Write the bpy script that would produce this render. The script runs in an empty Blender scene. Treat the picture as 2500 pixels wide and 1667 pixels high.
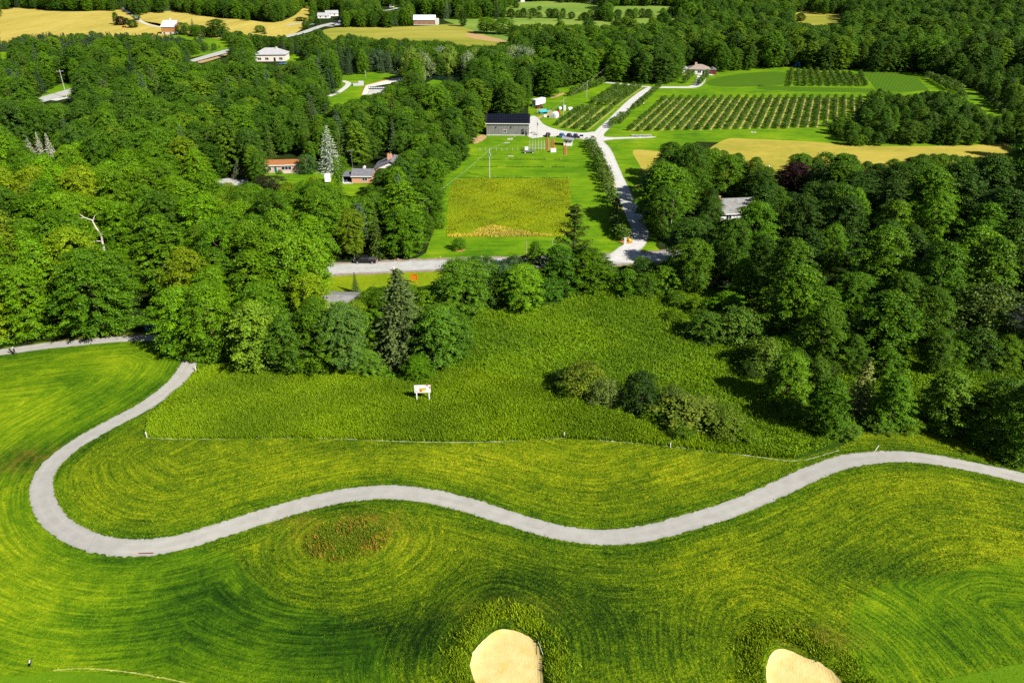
SKY, SUN, EXPO = .038, 5, .95
import bpy, math, random
import numpy as np
from mathutils import Vector, Matrix
from mathutils.geometry import delaunay_2d_cdt
rng = np.random.default_rng(11)
random.seed(11)
R_ = math.radians
scene = bpy.context.scene
COL = scene.collection
# ---------------------------------------------------------------- camera geometry (photo is 2500 x 1667)
F, PITCH, HC = 1853.0, R_(28.1), 75.0
CP, SP = math.cos(PITCH), math.sin(PITCH)

def S(px, py):
    """world point on flat ground seen at a photo pixel (numpy ok)"""
    xc = (np.asarray(px, float) - 1250.0) / F
    yc = (np.asarray(py, float) - 833.5) / F
    dz = -(SP + yc * CP)
    dy = CP - yc * SP
    t = -HC / dz
    return xc * t, dy * t

def proj(x, y, z):
    z = np.asarray(z, float) - HC
    zc = y * CP - z * SP
    yc = -(y * SP + z * CP)
    return 1250 + F * x / zc, 833.5 + F * yc / zc, zc

BUNK = []
def hgt(x, y):
    x = np.asarray(x, float); y = np.asarray(y, float)
    near = 1 / (1 + np.exp((y - 150) / 9.0))
    z = 0.45 * np.sin(x * .071 + 1.3) * np.cos(y * .093 + .4) + 0.25 * np.sin(x * .16 + y * .11)
    for (cx, cy, a, s) in MOUNDS:
        z = z + a * np.exp(-((x - cx) ** 2 + (y - cy) ** 2) / (2 * s * s))
    for b in BUNK:
        d = bunk_sd(b, x, y)
        z = z + 0.40 * np.exp(-((d - 1.6) / 1.8) ** 2) - .55 / (1 + np.exp(np.clip(d / 0.28, -50, 50)))
    return z * near

def bunk_sd(b, x, y):
    cx, cy, rx, ry, rot = b
    c, s = math.cos(rot), math.sin(rot)
    u = (x - cx) * c + (y - cy) * s
    v = -(x - cx) * s + (y - cy) * c
    k = np.sqrt((u / rx) ** 2 + (v / ry) ** 2)
    an = np.arctan2(v, u)
    k = k / (1 + .05 * np.sin(3 * an + cx) + .03 * np.sin(5 * an))
    return (k - 1) * (rx + ry) / 2

def G(px, py):
    """ground point with terrain height"""
    x, y = S(px, py)
    x = np.asarray(x, float).copy(); y = np.asarray(y, float).copy()
    for _ in range(5):
        z = hgt(x, y)
        k = (HC - z) / HC
        x0, y0 = S(px, py)
        x, y = x0 * k, y0 * k
    return x, y, hgt(x, y)

def gp(px, py):
    x, y, z = G(px, py)
    return Vector((float(x), float(y), float(z)))

def height_for(px, py, pytop):
    """height of a vertical thing standing at (px,py) whose top shows at row pytop"""
    p = gp(px, py)
    lo, hi = 0.0, 60.0
    for _ in range(40):
        m = (lo + hi) / 2
        if proj(p.x, p.y, p.z + m)[1] > pytop: lo = m
        else: hi = m
    return lo
def pxm(py):
    """photo pixels per metre across at row py"""
    return F / float(proj(*[float(v) for v in S(1250, py)], 0)[2])

# terrain features of the golf course
def _m(px, py, a, s):
    x, y = S(px, py); return (float(x), float(y), a, s)
MOUNDS = [_m(860, 1330, .9, 5), _m(1240, 1480, .5, 7), _m(1980, 1500, .7, 7), _m(150, 1450, .7, 9), _m(2300, 1200, .8, 11),
          _m(1200, 1120, .6, 12), _m(420, 1130, .5, 9), _m(620, 1500, -.6, 9)]
for (px, py, rx, ry, rot) in [(1243, 1645, 4.1, 5.9, R_(14)), (1977, 1692, 4.3, 6.0, R_(13))]:
    x, y = S(px, py)
    BUNK.append((float(x), float(y), rx, ry, rot))

# ---------------------------------------------------------------- object helpers
def tag(o, label=None, cat=None, group=None, kind=None):
    if label: o['label'] = label
    if cat: o['category'] = cat
    if group: o['group'] = group
    if kind: o['kind'] = kind
    return o
def thing(name, label, cat, loc=(0, 0, 0), rz=0.0, group=None):
    o = bpy.data.objects.new(name, None)
    COL.objects.link(o)
    o.empty_display_size = .2
    o.location = loc
    o.rotation_euler = (0, 0, rz)
    return tag(o, label, cat, group)
def link(name, me, parent=None, loc=(0, 0, 0), rz=0, sc=None):
    o = bpy.data.objects.new(name, me)
    COL.objects.link(o)
    if parent: o.parent = parent
    o.location = loc
    o.rotation_euler = (0, 0, rz)
    if sc is not None: o.scale = sc if hasattr(sc, '__len__') else (sc,) * 3
    return o
def copy_tree(o, parent=None):
    c = o.copy(); COL.objects.link(c)
    if parent: c.parent = parent
    for ch in list(o.children): copy_tree(ch, c)
    return c

def np_mesh(name, V, faces, mats, midx=None, fattr=None, vattr=None, smooth=False):
    """faces: list of int arrays (n,k)"""
    me = bpy.data.meshes.new(name)
    V = np.asarray(V, np.float32)
    me.vertices.add(len(V)); me.vertices.foreach_set('co', V.ravel())
    loops = np.concatenate([f.ravel() for f in faces]).astype(np.int32)
    tot = np.concatenate([np.full(len(f), f.shape[1]) for f in faces])
    st = np.concatenate([[0], np.cumsum(tot)[:-1]]).astype(np.int32)
    me.loops.add(len(loops)); me.loops.foreach_set('vertex_index', loops)
    me.polygons.add(len(tot)); me.polygons.foreach_set('loop_start', st)
    for m in (mats if isinstance(mats, (list, tuple)) else [mats]): me.materials.append(m)
    if midx is not None: me.polygons.foreach_set('material_index', np.asarray(midx, np.int32))
    me.polygons.foreach_set('use_smooth', np.full(len(tot), smooth))
    for k, a in (fattr or {}).items():
        at = me.attributes.new(k, 'FLOAT', 'FACE'); at.data.foreach_set('value', np.asarray(a, np.float32))
    for k, a in (vattr or {}).items():
        at = me.attributes.new(k, 'FLOAT', 'POINT'); at.data.foreach_set('value', np.asarray(a, np.float32))
    me.update(calc_edges=True)
    return me

class MB:
    """collects shapes into one mesh; every shape may carry a material"""
    def __init__(s): s.v = []; s.f = []; s.m = []; s.mats = []
    def mi(s, mat):
        if mat not in s.mats: s.mats.append(mat)
        return s.mats.index(mat)
    def add(s, vs, fs, mat):
        b = len(s.v); s.v += [tuple(q) for q in vs]; k = s.mi(mat)
        for f in fs: s.f.append(tuple(i + b for i in f)); s.m.append(k)
        return s
    def box(s, x0, y0, z0, x1, y1, z1, mat, rz=0, c=None):
        vs = [(x, y, z) for z in (z0, z1) for (x, y) in ((x0, y0), (x1, y0), (x1, y1), (x0, y1))]
        if rz:
            c = c or ((x0 + x1) / 2, (y0 + y1) / 2)
            k, q = math.cos(rz), math.sin(rz)
            vs = [(c[0] + (x - c[0]) * k - (y - c[1]) * q, c[1] + (x - c[0]) * q + (y - c[1]) * k, z) for x, y, z in vs]
        return s.add(vs, [(3, 2, 1, 0), (4, 5, 6, 7), (0, 1, 5, 4), (1, 2, 6, 5), (2, 3, 7, 6), (3, 0, 4, 7)], mat)
    def prism(s, pts, axis, a, b, mat):
        """extrude a 2-D outline: axis 'y' -> pts are (x,z); 'x' -> (y,z); 'z' -> (x,y)"""
        n = len(pts)
        mk = {'y': lambda p, t: (p[0], t, p[1]), 'x': lambda p, t: (t, p[0], p[1]), 'z': lambda p, t: (p[0], p[1], t)}[axis]
        vs = [mk(p, a) for p in pts] + [mk(p, b) for p in pts]
        fs = [tuple(range(n)), tuple(range(2 * n - 1, n - 1, -1))] + [(i, i + n, (i + 1) % n + n, (i + 1) % n) for i in range(n)]
        return s.add(vs, fs, mat)
    def tube(s, pts, rad, mat, n=6, cap=True):
        pts = [Vector(p) for p in pts]
        rads = rad if hasattr(rad, '__len__') else [rad] * len(pts)
        rings = []
        for i, p in enumerate(pts):
            d = (pts[min(i + 1, len(pts) - 1)] - pts[max(i - 1, 0)])
            d = d.normalized() if d.length > 1e-9 else Vector((0, 0, 1))
            a = d.orthogonal().normalized() if abs(d.z) < .99 else Vector((1, 0, 0))
            if abs(d.z) < .99: a = Vector((0, 0, 1)).cross(d).normalized()
            b = d.cross(a)
            rings.append([p + (a * math.cos(2 * math.pi * k / n) + b * math.sin(2 * math.pi * k / n)) * rads[i] for k in range(n)])
        vs = [v for r in rings for v in r]
        fs = [(i * n + k, i * n + (k + 1) % n, (i + 1) * n + (k + 1) % n, (i + 1) * n + k) for i in range(len(pts) - 1) for k in range(n)]
        if cap: fs += [tuple(range(n - 1, -1, -1)), tuple((len(pts) - 1) * n + k for k in range(n))]
        return s.add(vs, fs, mat)
    def disc(s, c, r, axis, t, mat, n=14):
        c = Vector(c); ax = {'x': Vector((1, 0, 0)), 'y': Vector((0, 1, 0)), 'z': Vector((0, 0, 1))}[axis]
        return s.tube([c - ax * t / 2, c + ax * t / 2], r, mat, n)
    def mesh(s, name, bevel=0, smooth=False):
        me = bpy.data.meshes.new(name)
        me.from_pydata(s.v, [], s.f)
        for m in s.mats: me.materials.append(m)
        for p, k in zip(me.polygons, s.m): p.material_index = k; p.use_smooth = smooth
        import bmesh
        bm = bmesh.new(); bm.from_mesh(me)
        bmesh.ops.recalc_face_normals(bm, faces=bm.faces)
        if bevel:
            bmesh.ops.bevel(bm, geom=[e for e in bm.edges if len(e.link_faces) == 2 and e.calc_face_angle(0) > .4], offset=bevel,
                            segments=2, affect='EDGES', clamp_overlap=True)
        bm.to_mesh(me); bm.free()
        return me
    def build(s, name, parent=None, bevel=0, loc=(0, 0, 0), rz=0, smooth=False):
        return link(name, s.mesh(name, bevel, smooth), parent, loc, rz)

# ---------------------------------------------------------------- materials
class NT:
    def __init__(s, name):
        s.m = bpy.data.materials.new(name); s.m.use_nodes = True
        s.t = s.m.node_tree; s.t.nodes.clear()
        s.out = s.t.nodes.new('ShaderNodeOutputMaterial')
    def n(s, typ, props=None, **ins):
        nd = s.t.nodes.new('ShaderNode' + typ)
        for k, v in (props or {}).items(): setattr(nd, k, v)
        for k, v in ins.items():
            k = k.replace('_', ' ')
            key = int(k[1:]) if k[0] == 'i' and k[1:].isdigit() else k
            s.set(nd.inputs[key], v)
        return nd
    def set(s, inp, v):
        if isinstance(v, bpy.types.NodeSocket): s.t.links.new(v, inp)
        elif isinstance(v, bpy.types.Node): s.t.links.new(v.outputs[0], inp)
        else:
            if hasattr(v, '__len__') and len(v) == 3 and inp.type == 'RGBA': v = (*v, 1)
            inp.default_value = v
    def mix(s, f, a, b, mode='MIX'):
        nd = s.n('Mix', dict(data_type='RGBA', blend_type=mode)); s.set(nd.inputs[0], f); s.set(nd.inputs[6], a); s.set(nd.inputs[7], b)
        return nd.outputs[2]
    def math(s, op, a, b=0.0, clamp=False):
        nd = s.n('Math', dict(operation=op, use_clamp=clamp)); s.set(nd.inputs[0], a); s.set(nd.inputs[1], b); return nd.outputs[0]
    def noise(s, scale, detail=3, rough=.55, vec=None, dist=0):
        nd = s.n('TexNoise', None, Scale=scale, Detail=detail, Roughness=rough, Distortion=dist)
        if vec is not None: s.set(nd.inputs['Vector'], vec)
        return nd.outputs[0]
    def pos(s): return s.n('NewGeometry').outputs['Position']
    def obj(s): return s.n('TexCoord').outputs['Object']
    def scale(s, v, sc, rz=0):
        nd = s.n('Mapping', None, Vector=v, Scale=sc); nd.inputs['Rotation'].default_value = (0, 0, rz); return nd.outputs[0]
    def rng(s, v, a, b, c=0.0, d=1.0):
        nd = s.n('MapRange', None, i0=v, i1=a, i2=b, i3=c, i4=d); return nd.outputs[0]
    def attr(s, name): return s.n('Attribute', dict(attribute_name=name)).outputs['Fac']
    def ramp(s, f, stops):
        nd = s.n('ValToRGB', None, i0=f); e = nd.color_ramp.elements
        while len(e) < len(stops): e.new(.5)
        for el, (p, c) in zip(e, stops): el.position = p; el.color = (*c, 1)
        return nd.outputs[0]
    def done(s, col, rough=.9, spec=.2, metal=0, bump=None, bs=.3, bd=.1, trans=0):
        b = s.n('BsdfPrincipled'); s.set(b.inputs['Base Color'], col); s.set(b.inputs['Roughness'], rough)
        b.inputs['Specular IOR Level'].default_value = spec; b.inputs['Metallic'].default_value = metal
        if bump is not None:
            bp = s.n('Bump', None, Strength=bs, Distance=bd, Height=bump); s.t.links.new(bp.outputs[0], b.inputs['Normal'])
        o = b.outputs[0]
        if trans:
            tr = s.n('BsdfTranslucent', None, Color=col); mx = s.n('MixShader', None, i0=trans)
            s.t.links.new(o, mx.inputs[1]); s.t.links.new(tr.outputs[0], mx.inputs[2]); o = mx.outputs[0]
        s.t.links.new(o, s.out.inputs[0])
        return s.m

_pm = {}
def plain(name, col, rough=.6, spec=.3, metal=0, var=.12, sc=3.0):
    """weathered paint / metal / wood of one colour with soft blotches"""
    if name in _pm: return _pm[name]
    col = [q * .8 for q in col]
    t = NT(name); p = t.obj()
    f = t.noise(sc, 4, .6, p)
    c = t.mix(t.rng(f, .3, .7), [v * (1 - var) for v in col], [min(1, v * (1 + var)) for v in col])
    _pm[name] = t.done(c, rough, spec, metal)
    return _pm[name]
# ---------------------------------------------------------------- foliage materials
def leaf_mat(name, random_tone=False, warm=.16, tone=None, spec=.14, rough=.5):
    t = NT(name)
    v = t.attr('v')
    if random_tone:
        r = t.n('ObjectInfo').outputs['Random']
        base = t.ramp(r, tone)
    else:
        base = t.n('ObjectInfo').outputs['Color']
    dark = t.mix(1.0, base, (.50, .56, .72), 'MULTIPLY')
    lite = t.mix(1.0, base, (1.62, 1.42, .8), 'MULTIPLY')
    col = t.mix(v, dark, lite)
    return t.done(col, rough, spec, trans=.10)
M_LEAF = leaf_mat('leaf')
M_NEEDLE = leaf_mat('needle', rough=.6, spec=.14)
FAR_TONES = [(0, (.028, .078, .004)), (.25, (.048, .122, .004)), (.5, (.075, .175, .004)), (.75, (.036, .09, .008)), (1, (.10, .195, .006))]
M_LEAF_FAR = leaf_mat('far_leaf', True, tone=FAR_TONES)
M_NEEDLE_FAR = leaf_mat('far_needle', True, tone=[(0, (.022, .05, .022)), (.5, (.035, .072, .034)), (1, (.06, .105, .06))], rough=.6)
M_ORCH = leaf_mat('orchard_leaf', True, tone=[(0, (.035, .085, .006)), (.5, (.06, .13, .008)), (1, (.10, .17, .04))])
def bark_mat(name, a, b):
    t = NT(name); p = t.scale(t.obj(), (6, 6, 1.2))
    f = t.noise(2, 5, .7, p)
    return t.done(t.mix(f, a, b), .95, .1, bump=f, bs=.6, bd=.05)
M_BARK = bark_mat('bark', (.035, .026, .018), (.16, .13, .10))
M_DEAD = bark_mat('dead_wood', (.35, .32, .27), (.62, .58, .52))

def leaf_quads(C, N, size, asp=.75, twist=None):
    """one rhombic leaf spray per row: centres C, normals N"""
    n = len(C)
    N = N / np.linalg.norm(N, axis=1, keepdims=True)
    a = np.cross(N, rng.normal(size=(n, 3)) if twist is None else twist)
    a /= np.linalg.norm(a, axis=1, keepdims=True) + 1e-9
    b = np.cross(N, a)
    sz = size * rng.uniform(.65, 1.35, (n, 1))
    V = np.stack([C - a * sz * .5, C - b * sz * asp * .5 + a * sz * .08, C + a * sz * .5, C + b * sz * asp * .5 + a * sz * .08], 1)
    V[:, 0] -= N * sz * .08; V[:, 2] -= N * sz * .08
    return V.reshape(-1, 3), np.arange(4 * n).reshape(-1, 4)

def limb_mesh(name, H, r0, limbs, top=.8, mat=None):
    mb = MB()
    k = 7
    pts = [(.15 * math.sin(i * 1.7) * i / k, .15 * math.cos(i * 2.3) * i / k, H * top * i / k) for i in range(k + 1)]
    mb.tube([(0, 0, -.4)] + pts[0:], [r0 * 1.25] + [r0 * (1 - .85 * i / k) for i in range(k + 1)], mat or M_BARK, 7)
    for (z, an, L, up, r) in limbs:
        p0 = Vector((0, 0, z)); d = Vector((math.cos(an), math.sin(an), 0))
        mb.tube([p0, p0 + d * L * .4 + Vector((0, 0, up * .35)), p0 + d * L + Vector((0, 0, up))], [r, r * .6, r * .15], mat or M_BARK, 5)
    return mb.mesh(name, smooth=True)

def broadleaf(name, H=16.0, R=5.2, low=.12, nb=105, lpb=88, leaf=.5, lobes=.22, flat=.55, peak=.55, puff=.24, gap=.0):
    low_z = H * low
    hc = H - low_z
    lob = rng.uniform(0, 6.28, 6)
    C = []; Nn = []; vv = []
    for i in range(nb):
        t = (i + rng.uniform(0, 1)) / nb
        t = t ** .92
        an = i * 2.39996 + rng.uniform(-.35, .35)
        # asymmetric ovoid
        prof = math.sqrt(max(0, 1 - ((t - (1 - peak)) / (peak if t > 1 - peak else (1 - peak) * 1.12)) ** 2))
        lo = 1 + lobes * (math.sin(2 * an + lob[0] + 3 * t) * .6 + math.sin(3 * an + lob[1] - 5 * t) * .5 + math.sin(7 * t + lob[2]) * .3)
        rad = R * prof * lo * rng.uniform(.5, 1.06)
        c = np.array([rad * math.cos(an), rad * math.sin(an), low_z + hc * t * .97])
        b = R * puff * rng.uniform(.55, 1.45)
        n = int(lpb * rng.uniform(.7, 1.2))
        out0 = np.array([math.cos(an), math.sin(an)])
        d = rng.normal(size=(n, 3)); d /= np.linalg.norm(d, axis=1, keepdims=True)
        d[:, 2] = np.where(d[:, 2] < -.15, -d[:, 2] * .8, d[:, 2])
        out = np.array([math.cos(an), math.sin(an), .25])
        pos = d * b * (rng.uniform(.1, 1, (n, 1)) ** .5) * (1 + .28 * rng.normal(size=(n, 1))) * np.array([1, 1, flat])
        ax = pos[:, 0] * out0[0] + pos[:, 1] * out0[1]; pos[:, 0] += ax * .55 * out0[0]; pos[:, 1] += ax * .55 * out0[1]
        pos[:, 2] -= .22 * np.maximum(0, pos[:, 0] * out[0] + pos[:, 1] * out[1])
        C.append(c + pos)
        Nn.append(d * .55 + out * .22 + np.array([0, 0, .6]) + rng.normal(size=(n, 3)) * .5)
        vv.append(np.clip(.5 + rng.normal() * .16 + rng.normal(size=n) * .2, 0, 1))
    C = np.concatenate(C); Nn = np.concatenate(Nn); vv = np.concatenate(vv)
    C[:, 2] = np.maximum(C[:, 2], .15)
    V, Fq = leaf_quads(C, Nn, leaf)
    crown = (V, Fq, vv)
    limbs = [(H * rng.uniform(max(.12, low + .05), .65), rng.uniform(0, 6.28), R * rng.uniform(.5, .8), H * rng.uniform(.08, .2), .05 + H * .006) for _ in range(9)]
    return dict(name=name, crown=crown, H=H, R=R, trunk=limb_mesh(name + '_trunk', H, H * .017, limbs), kind='broadleaf')

def spruce(name, H=15.0, R=3.6, low=.04, step=.55, dens=1.0, leaf=.46, droop=.28, power=.9, ragged=.12):
    C = []; Nn = []; vv = []; T = []
    z = H * low
    k = 0
    while z < H * .985:
        L = R * (1 - (z / H)) ** power * (1 + .1 * math.sin(k * 1.9)) + .12
        nbr = max(4, int((5 + L * 2.6) * dens))
        for j in range(nbr):
            an = 2 * math.pi * (j + (k % 2) * .5) / nbr + rng.uniform(-.2, .2)
            l = L * rng.uniform(1 - ragged * 2, 1 + ragged)
            m = max(3, int(l * 5.0 * dens))
            s = np.linspace(.22, 1, m) + rng.uniform(-.03, .03, m)
            bz = rng.uniform(-.5, .5) * step
            side = rng.uniform(-1, 1, m) * .34 * (1.15 - s) * min(l, 2.2)
            x = l * s; zz = z + bz + l * (-.05 * s - droop * s ** 2 + .10 * s ** 6)
            dx, dy = math.cos(an), math.sin(an)
            p = np.stack([x * dx - side * dy, x * dy + side * dx, zz - np.abs(side) * .22], 1)
            C.append(p)
            nn = np.stack([dx * .35 - .5 * np.sign(side) * dy, dy * .35 + .5 * np.sign(side) * dx, np.full(m, 1.0)], 1) + rng.normal(size=(m, 3)) * .3
            Nn.append(nn)
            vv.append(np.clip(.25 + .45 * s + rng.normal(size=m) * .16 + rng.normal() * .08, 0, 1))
        z += step * (1 - .35 * z / H); k += 1
    C = np.concatenate(C); Nn = np.concatenate(Nn); vv = np.concatenate(vv)
    C[:, 2] = np.maximum(C[:, 2], .1)
    V, Fq = leaf_quads(C, Nn, leaf, .55)
    return dict(name=name, crown=(V, Fq, vv), H=H, R=R, trunk=limb_mesh(name + '_trunk', H, H * .013, [], .95), kind='conifer')

def pine(name, H=17.0, R=4.2):
    C = []; Nn = []; vv = []; limbs = []
    for i in range(46):
        t = .22 + .78 * (i / 46)
        an = i * 2.4 + rng.uniform(-.4, .4)
        l = R * (1 - t ** 2.2 * .82) * rng.uniform(.55, 1.1)
        z = H * t
        limbs.append((z * .96, an, l * .9, l * .22, .07))
        for q in (.5, .78, 1.0):
            c = np.array([l * q * math.cos(an), l * q * math.sin(an), min(z + l * .22 * q, H * .99)])
            n = 30; b = .55 + .35 * q
            d = rng.normal(size=(n, 3)); d /= np.linalg.norm(d, axis=1, keepdims=True); d[:, 2] = np.abs(d[:, 2])
            C.append(c + d * b * np.array([1.15, 1.15, .38]) * rng.uniform(.4, 1, (n, 1)))
            Nn.append(d + np.array([0, 0, .8]) + rng.normal(size=(n, 3)) * .35)
            vv.append(np.clip(.5 + rng.normal() * .18 + rng.normal(size=n) * .2, 0, 1))
    C = np.concatenate(C); Nn = np.concatenate(Nn); vv = np.concatenate(vv)
    V, Fq = leaf_quads(C, Nn, .42, .6)
    return dict(name=name, crown=(V, Fq, vv), H=H, R=R, trunk=limb_mesh(name + '_trunk', H, H * .015, limbs, .97), kind='pine')

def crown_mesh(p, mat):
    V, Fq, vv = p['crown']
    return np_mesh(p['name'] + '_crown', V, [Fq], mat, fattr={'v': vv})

PROTO = {}
def reg(key, p, mat):
    p['mesh'] = crown_mesh(p, mat); PROTO[key] = p
for i in range(9):   # tall wood trees, each with its own outline
    reg(('wood', i), broadleaf('broad_%d' % i, H=16, R=[5.0, 5.6, 4.2, 5.3, 3.6, 6.2, 4.6, 5.4, 3.3][i], low=[.06, .08, .04, .05, .05, .14, .03, .1, .04][i],
        nb=[270, 290, 230, 300, 210, 280, 290, 240, 190][i], lpb=130, lobes=[.2, .3, .16, .26, .2, .34, .22, .3, .18][i],
        flat=[.5, .6, .45, .55, .7, .5, .4, .6, .65][i], peak=[.6, .5, .75, .66, .8, .42, .72, .55, .7][i], puff=[.17, .15, .19, .16, .19, .15, .16, .18, .2][i],
        leaf=[.29, .27, .32, .28, .28, .31, .26, .32, .29][i]), M_LEAF)
for i in range(4):   # young trees and shrubs with foliage to the ground
    reg(('bush', i), broadleaf('bush_%d' % i, H=5, R=[2.3, 2.8, 2.0, 3.0][i], low=.02, nb=[90, 100, 80, 110][i], lpb=85, leaf=.21, lobes=.28, flat=.7, peak=[.6, .5, .75, .45][i], puff=.22), M_LEAF)
for i in range(2):
    reg(('willow', i), broadleaf('willow_%d' % i, H=12, R=5.0, low=.04, nb=130, lpb=120, leaf=.38, lobes=.2, flat=1.5, peak=.45, puff=.2), M_LEAF)
for i in range(3):
    reg(('spruce', i), spruce('spruce_%d' % i, H=15, R=[3.6, 4.2, 3.0][i], power=[.9, .8, 1.0][i]), M_NEEDLE)
for i in range(2):
    reg(('pine', i), pine('pine_%d' % i, 17, [4.2, 3.6][i]), M_NEEDLE)
reg(('hero_spruce', 0), spruce('hero_spruce', H=16, R=4.3, step=.5, dens=1.7, leaf=.40, power=.66, droop=.3, ragged=.2), M_NEEDLE)
reg(('weeping', 0), spruce('weeping', H=10, R=1.9, low=.02, step=.4, dens=1.3, leaf=.4, droop=.9, power=.45, ragged=.35), M_NEEDLE)

BR = (.080, .182, .002); MID = (.056, .138, .002); DK = (.032, .082, .004); YG = (.115, .19, .003); BLU = (.24, .31, .29)
SPR = (.045, .085, .028); PIN = (.06, .115, .02); PLUM = (.028, .012, .014); SIL = (.15, .22, .10)
def jit(c, k=.26):
    s = 1 + random.uniform(-k, k); g = 1 + random.uniform(-.06, .06)
    return (c[0] * s * (2 - g), c[1] * s, c[2] * s * random.uniform(.6, 1.6), 1)

def plant(key, x, y, H, label, cat='tree', name=None, group=None, col=MID, R=None, rz=None, exact=False, sink=0.0):
    p = PROTO[key]
    s = H / p['H']
    sr = (R / p['R']) if R else s * random.uniform(.92, 1.1)
    z = float(hgt(x, y))
    nm = name or {'wood': 'broadleaf_tree', 'bush': 'shrub', 'willow': 'willow_tree', 'spruce': 'spruce_tree', 'pine': 'pine_tree', 'hero_spruce': 'spruce_tree', 'weeping': 'weeping_conifer'}[key[0]]
    t = thing(nm, label, cat, (x, y, z - sink), random.uniform(0, 6.28) if rz is None else rz, group)
    t.scale = (sr, sr, s)
    c = link('crown', p['mesh'], t); c.color = (*col, 1) if exact else jit(col)
    link('trunk', p['trunk'], t)
    return t
# ---------------------------------------------------------------- ground
def poly_px(pts): return [tuple(float(c) for c in S(px, py)) for px, py in pts]
def sm_poly(pts, n=4):
    """Catmull-Rom rounding of a closed outline"""
    out = []; m = len(pts)
    for i in range(m):
        p0, p1, p2, p3 = (np.array(pts[(i + k - 1) % m], float) for k in range(4))
        for j in range(n):
            t = j / n
            out.append(tuple(.5 * ((2 * p1) + (-p0 + p2) * t + (2 * p0 - 5 * p1 + 4 * p2 - p3) * t * t + (-p0 + 3 * p1 - 3 * p2 + p3) * t ** 3)))
    return out
def sm_line(pts, n=12):
    pts = [np.array(p, float) for p in pts]
    pts = [2 * pts[0] - pts[1]] + pts + [2 * pts[-1] - pts[-2]]
    out = []
    for i in range(1, len(pts) - 2):
        p0, p1, p2, p3 = pts[i - 1:i + 3]
        for j in range(n):
            t = j / n
            out.append(.5 * ((2 * p1) + (-p0 + p2) * t + (2 * p0 - 5 * p1 + 4 * p2 - p3) * t * t + (-p0 + 3 * p1 - 3 * p2 + p3) * t ** 3))
    out.append(pts[-2])
    return np.array(out)
def inside(poly, x, y):
    x = np.asarray(x); y = np.asarray(y); r = np.zeros(np.broadcast(x, y).shape, bool)
    n = len(poly)
    for i in range(n):
        (x0, y0), (x1, y1) = poly[i], poly[(i + 1) % n]
        if y0 == y1: continue
        r ^= ((y0 > y) != (y1 > y)) & (x < (x1 - x0) * (y - y0) / (y1 - y0) + x0)
    return r
def sheet(name, poly, mat, off, res=None, kind='structure', label=None):
    """flat area following the terrain, cut to an outline in world metres"""
    P = [Vector(p) for p in poly]
    pts = list(P); nb = len(P)
    if res:
        a = np.array(poly); xs = np.arange(a[:, 0].min(), a[:, 0].max(), res); ys = np.arange(a[:, 1].min(), a[:, 1].max(), res)
        gx, gy = np.meshgrid(xs, ys); k = inside(poly, gx, gy)
        pts += [Vector((float(u) + random.uniform(-.01, .01), float(v) + random.uniform(-.01, .01))) for u, v in zip(gx[k], gy[k])]
    v, e, f, *_ = delaunay_2d_cdt(pts, [(i, (i + 1) % nb) for i in range(nb)], [], 1, 1e-4)
    A = np.array([(q.x, q.y) for q in v])
    V = np.column_stack([A, hgt(A[:, 0], A[:, 1]) + off])
    tri = np.array([list(t) for t in f if len(t) == 3], np.int32)
    # consistent upward winding
    a, b, c = V[tri[:, 0]], V[tri[:, 1]], V[tri[:, 2]]
    cr = (b[:, 0] - a[:, 0]) * (c[:, 1] - a[:, 1]) - (b[:, 1] - a[:, 1]) * (c[:, 0] - a[:, 0])
    tri[cr < 0] = tri[cr < 0][:, ::-1]
    o = link(name, np_mesh(name, V, [tri], mat)); tag(o, label, kind=kind)
    return o
def ribbon(name, line, width, mat, off, kind='structure', label=None, jitter=.04, cross=6):
    L = np.asarray(line, float)[:, :2]
    T = np.gradient(L, axis=0); T /= np.linalg.norm(T, axis=1, keepdims=True)
    Nn = np.column_stack([-T[:, 1], T[:, 0]])
    w = width(np.linspace(0, 1, len(L)))[:, None] if callable(width) else width
    us = np.linspace(-.5, .5, cross)
    P = np.stack([L + Nn * (w * u + (rng.normal(size=(len(L), 1)) * jitter if abs(u) == .5 else 0)) for u in us], 1)
    V = np.column_stack([P.reshape(-1, 2), (hgt(P[..., 0], P[..., 1]) + off).ravel()])
    i = np.arange(len(L) - 1)[:, None] * cross + np.arange(cross - 1)[None]
    q = np.stack([i, i + cross, i + cross + 1, i + 1], -1).reshape(-1, 4)
    n = np.cross(V[q[:, 1]] - V[q[:, 0]], V[q[:, 3]] - V[q[:, 0]])
    if n[:, 2].mean() < 0: q = q[:, ::-1]
    o = link(name, np_mesh(name, V, [q], mat, vattr={'u': np.tile(us, len(L))})); tag(o, label, kind=kind)
    return o

# ---- the paths, as points on the ground
PATH_PX = [(478, 846), (470, 868), (452, 905), (412, 950), (345, 996), (262, 1040), (185, 1085), (128, 1132), (102, 1180), (112, 1240), (150, 1285), (215, 1320), (290, 1336),
           (360, 1336), (440, 1324), (530, 1297), (620, 1268), (720, 1238), (820, 1214), (900, 1203), (970, 1202), (1060, 1213), (1150, 1235), (1240, 1264), (1330, 1291),
           (1420, 1308), (1500, 1311), (1590, 1299), (1690, 1272), (1790, 1241), (1890, 1198), (1980, 1156), (2060, 1128), (2140, 1116), (2220, 1115), (2310, 1127), (2400, 1145), (2500, 1168), (2620, 1200)]
PATH2_PX = [(-60, 866), (0, 860), (100, 846), (200, 836), (290, 828), (372, 825), (420, 836), (450, 850), (474, 866)]
PATH = sm_line([G(*p)[:2] for p in PATH_PX], 14)
PATH2 = sm_line([G(*p)[:2] for p in PATH2_PX], 12)
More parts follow.
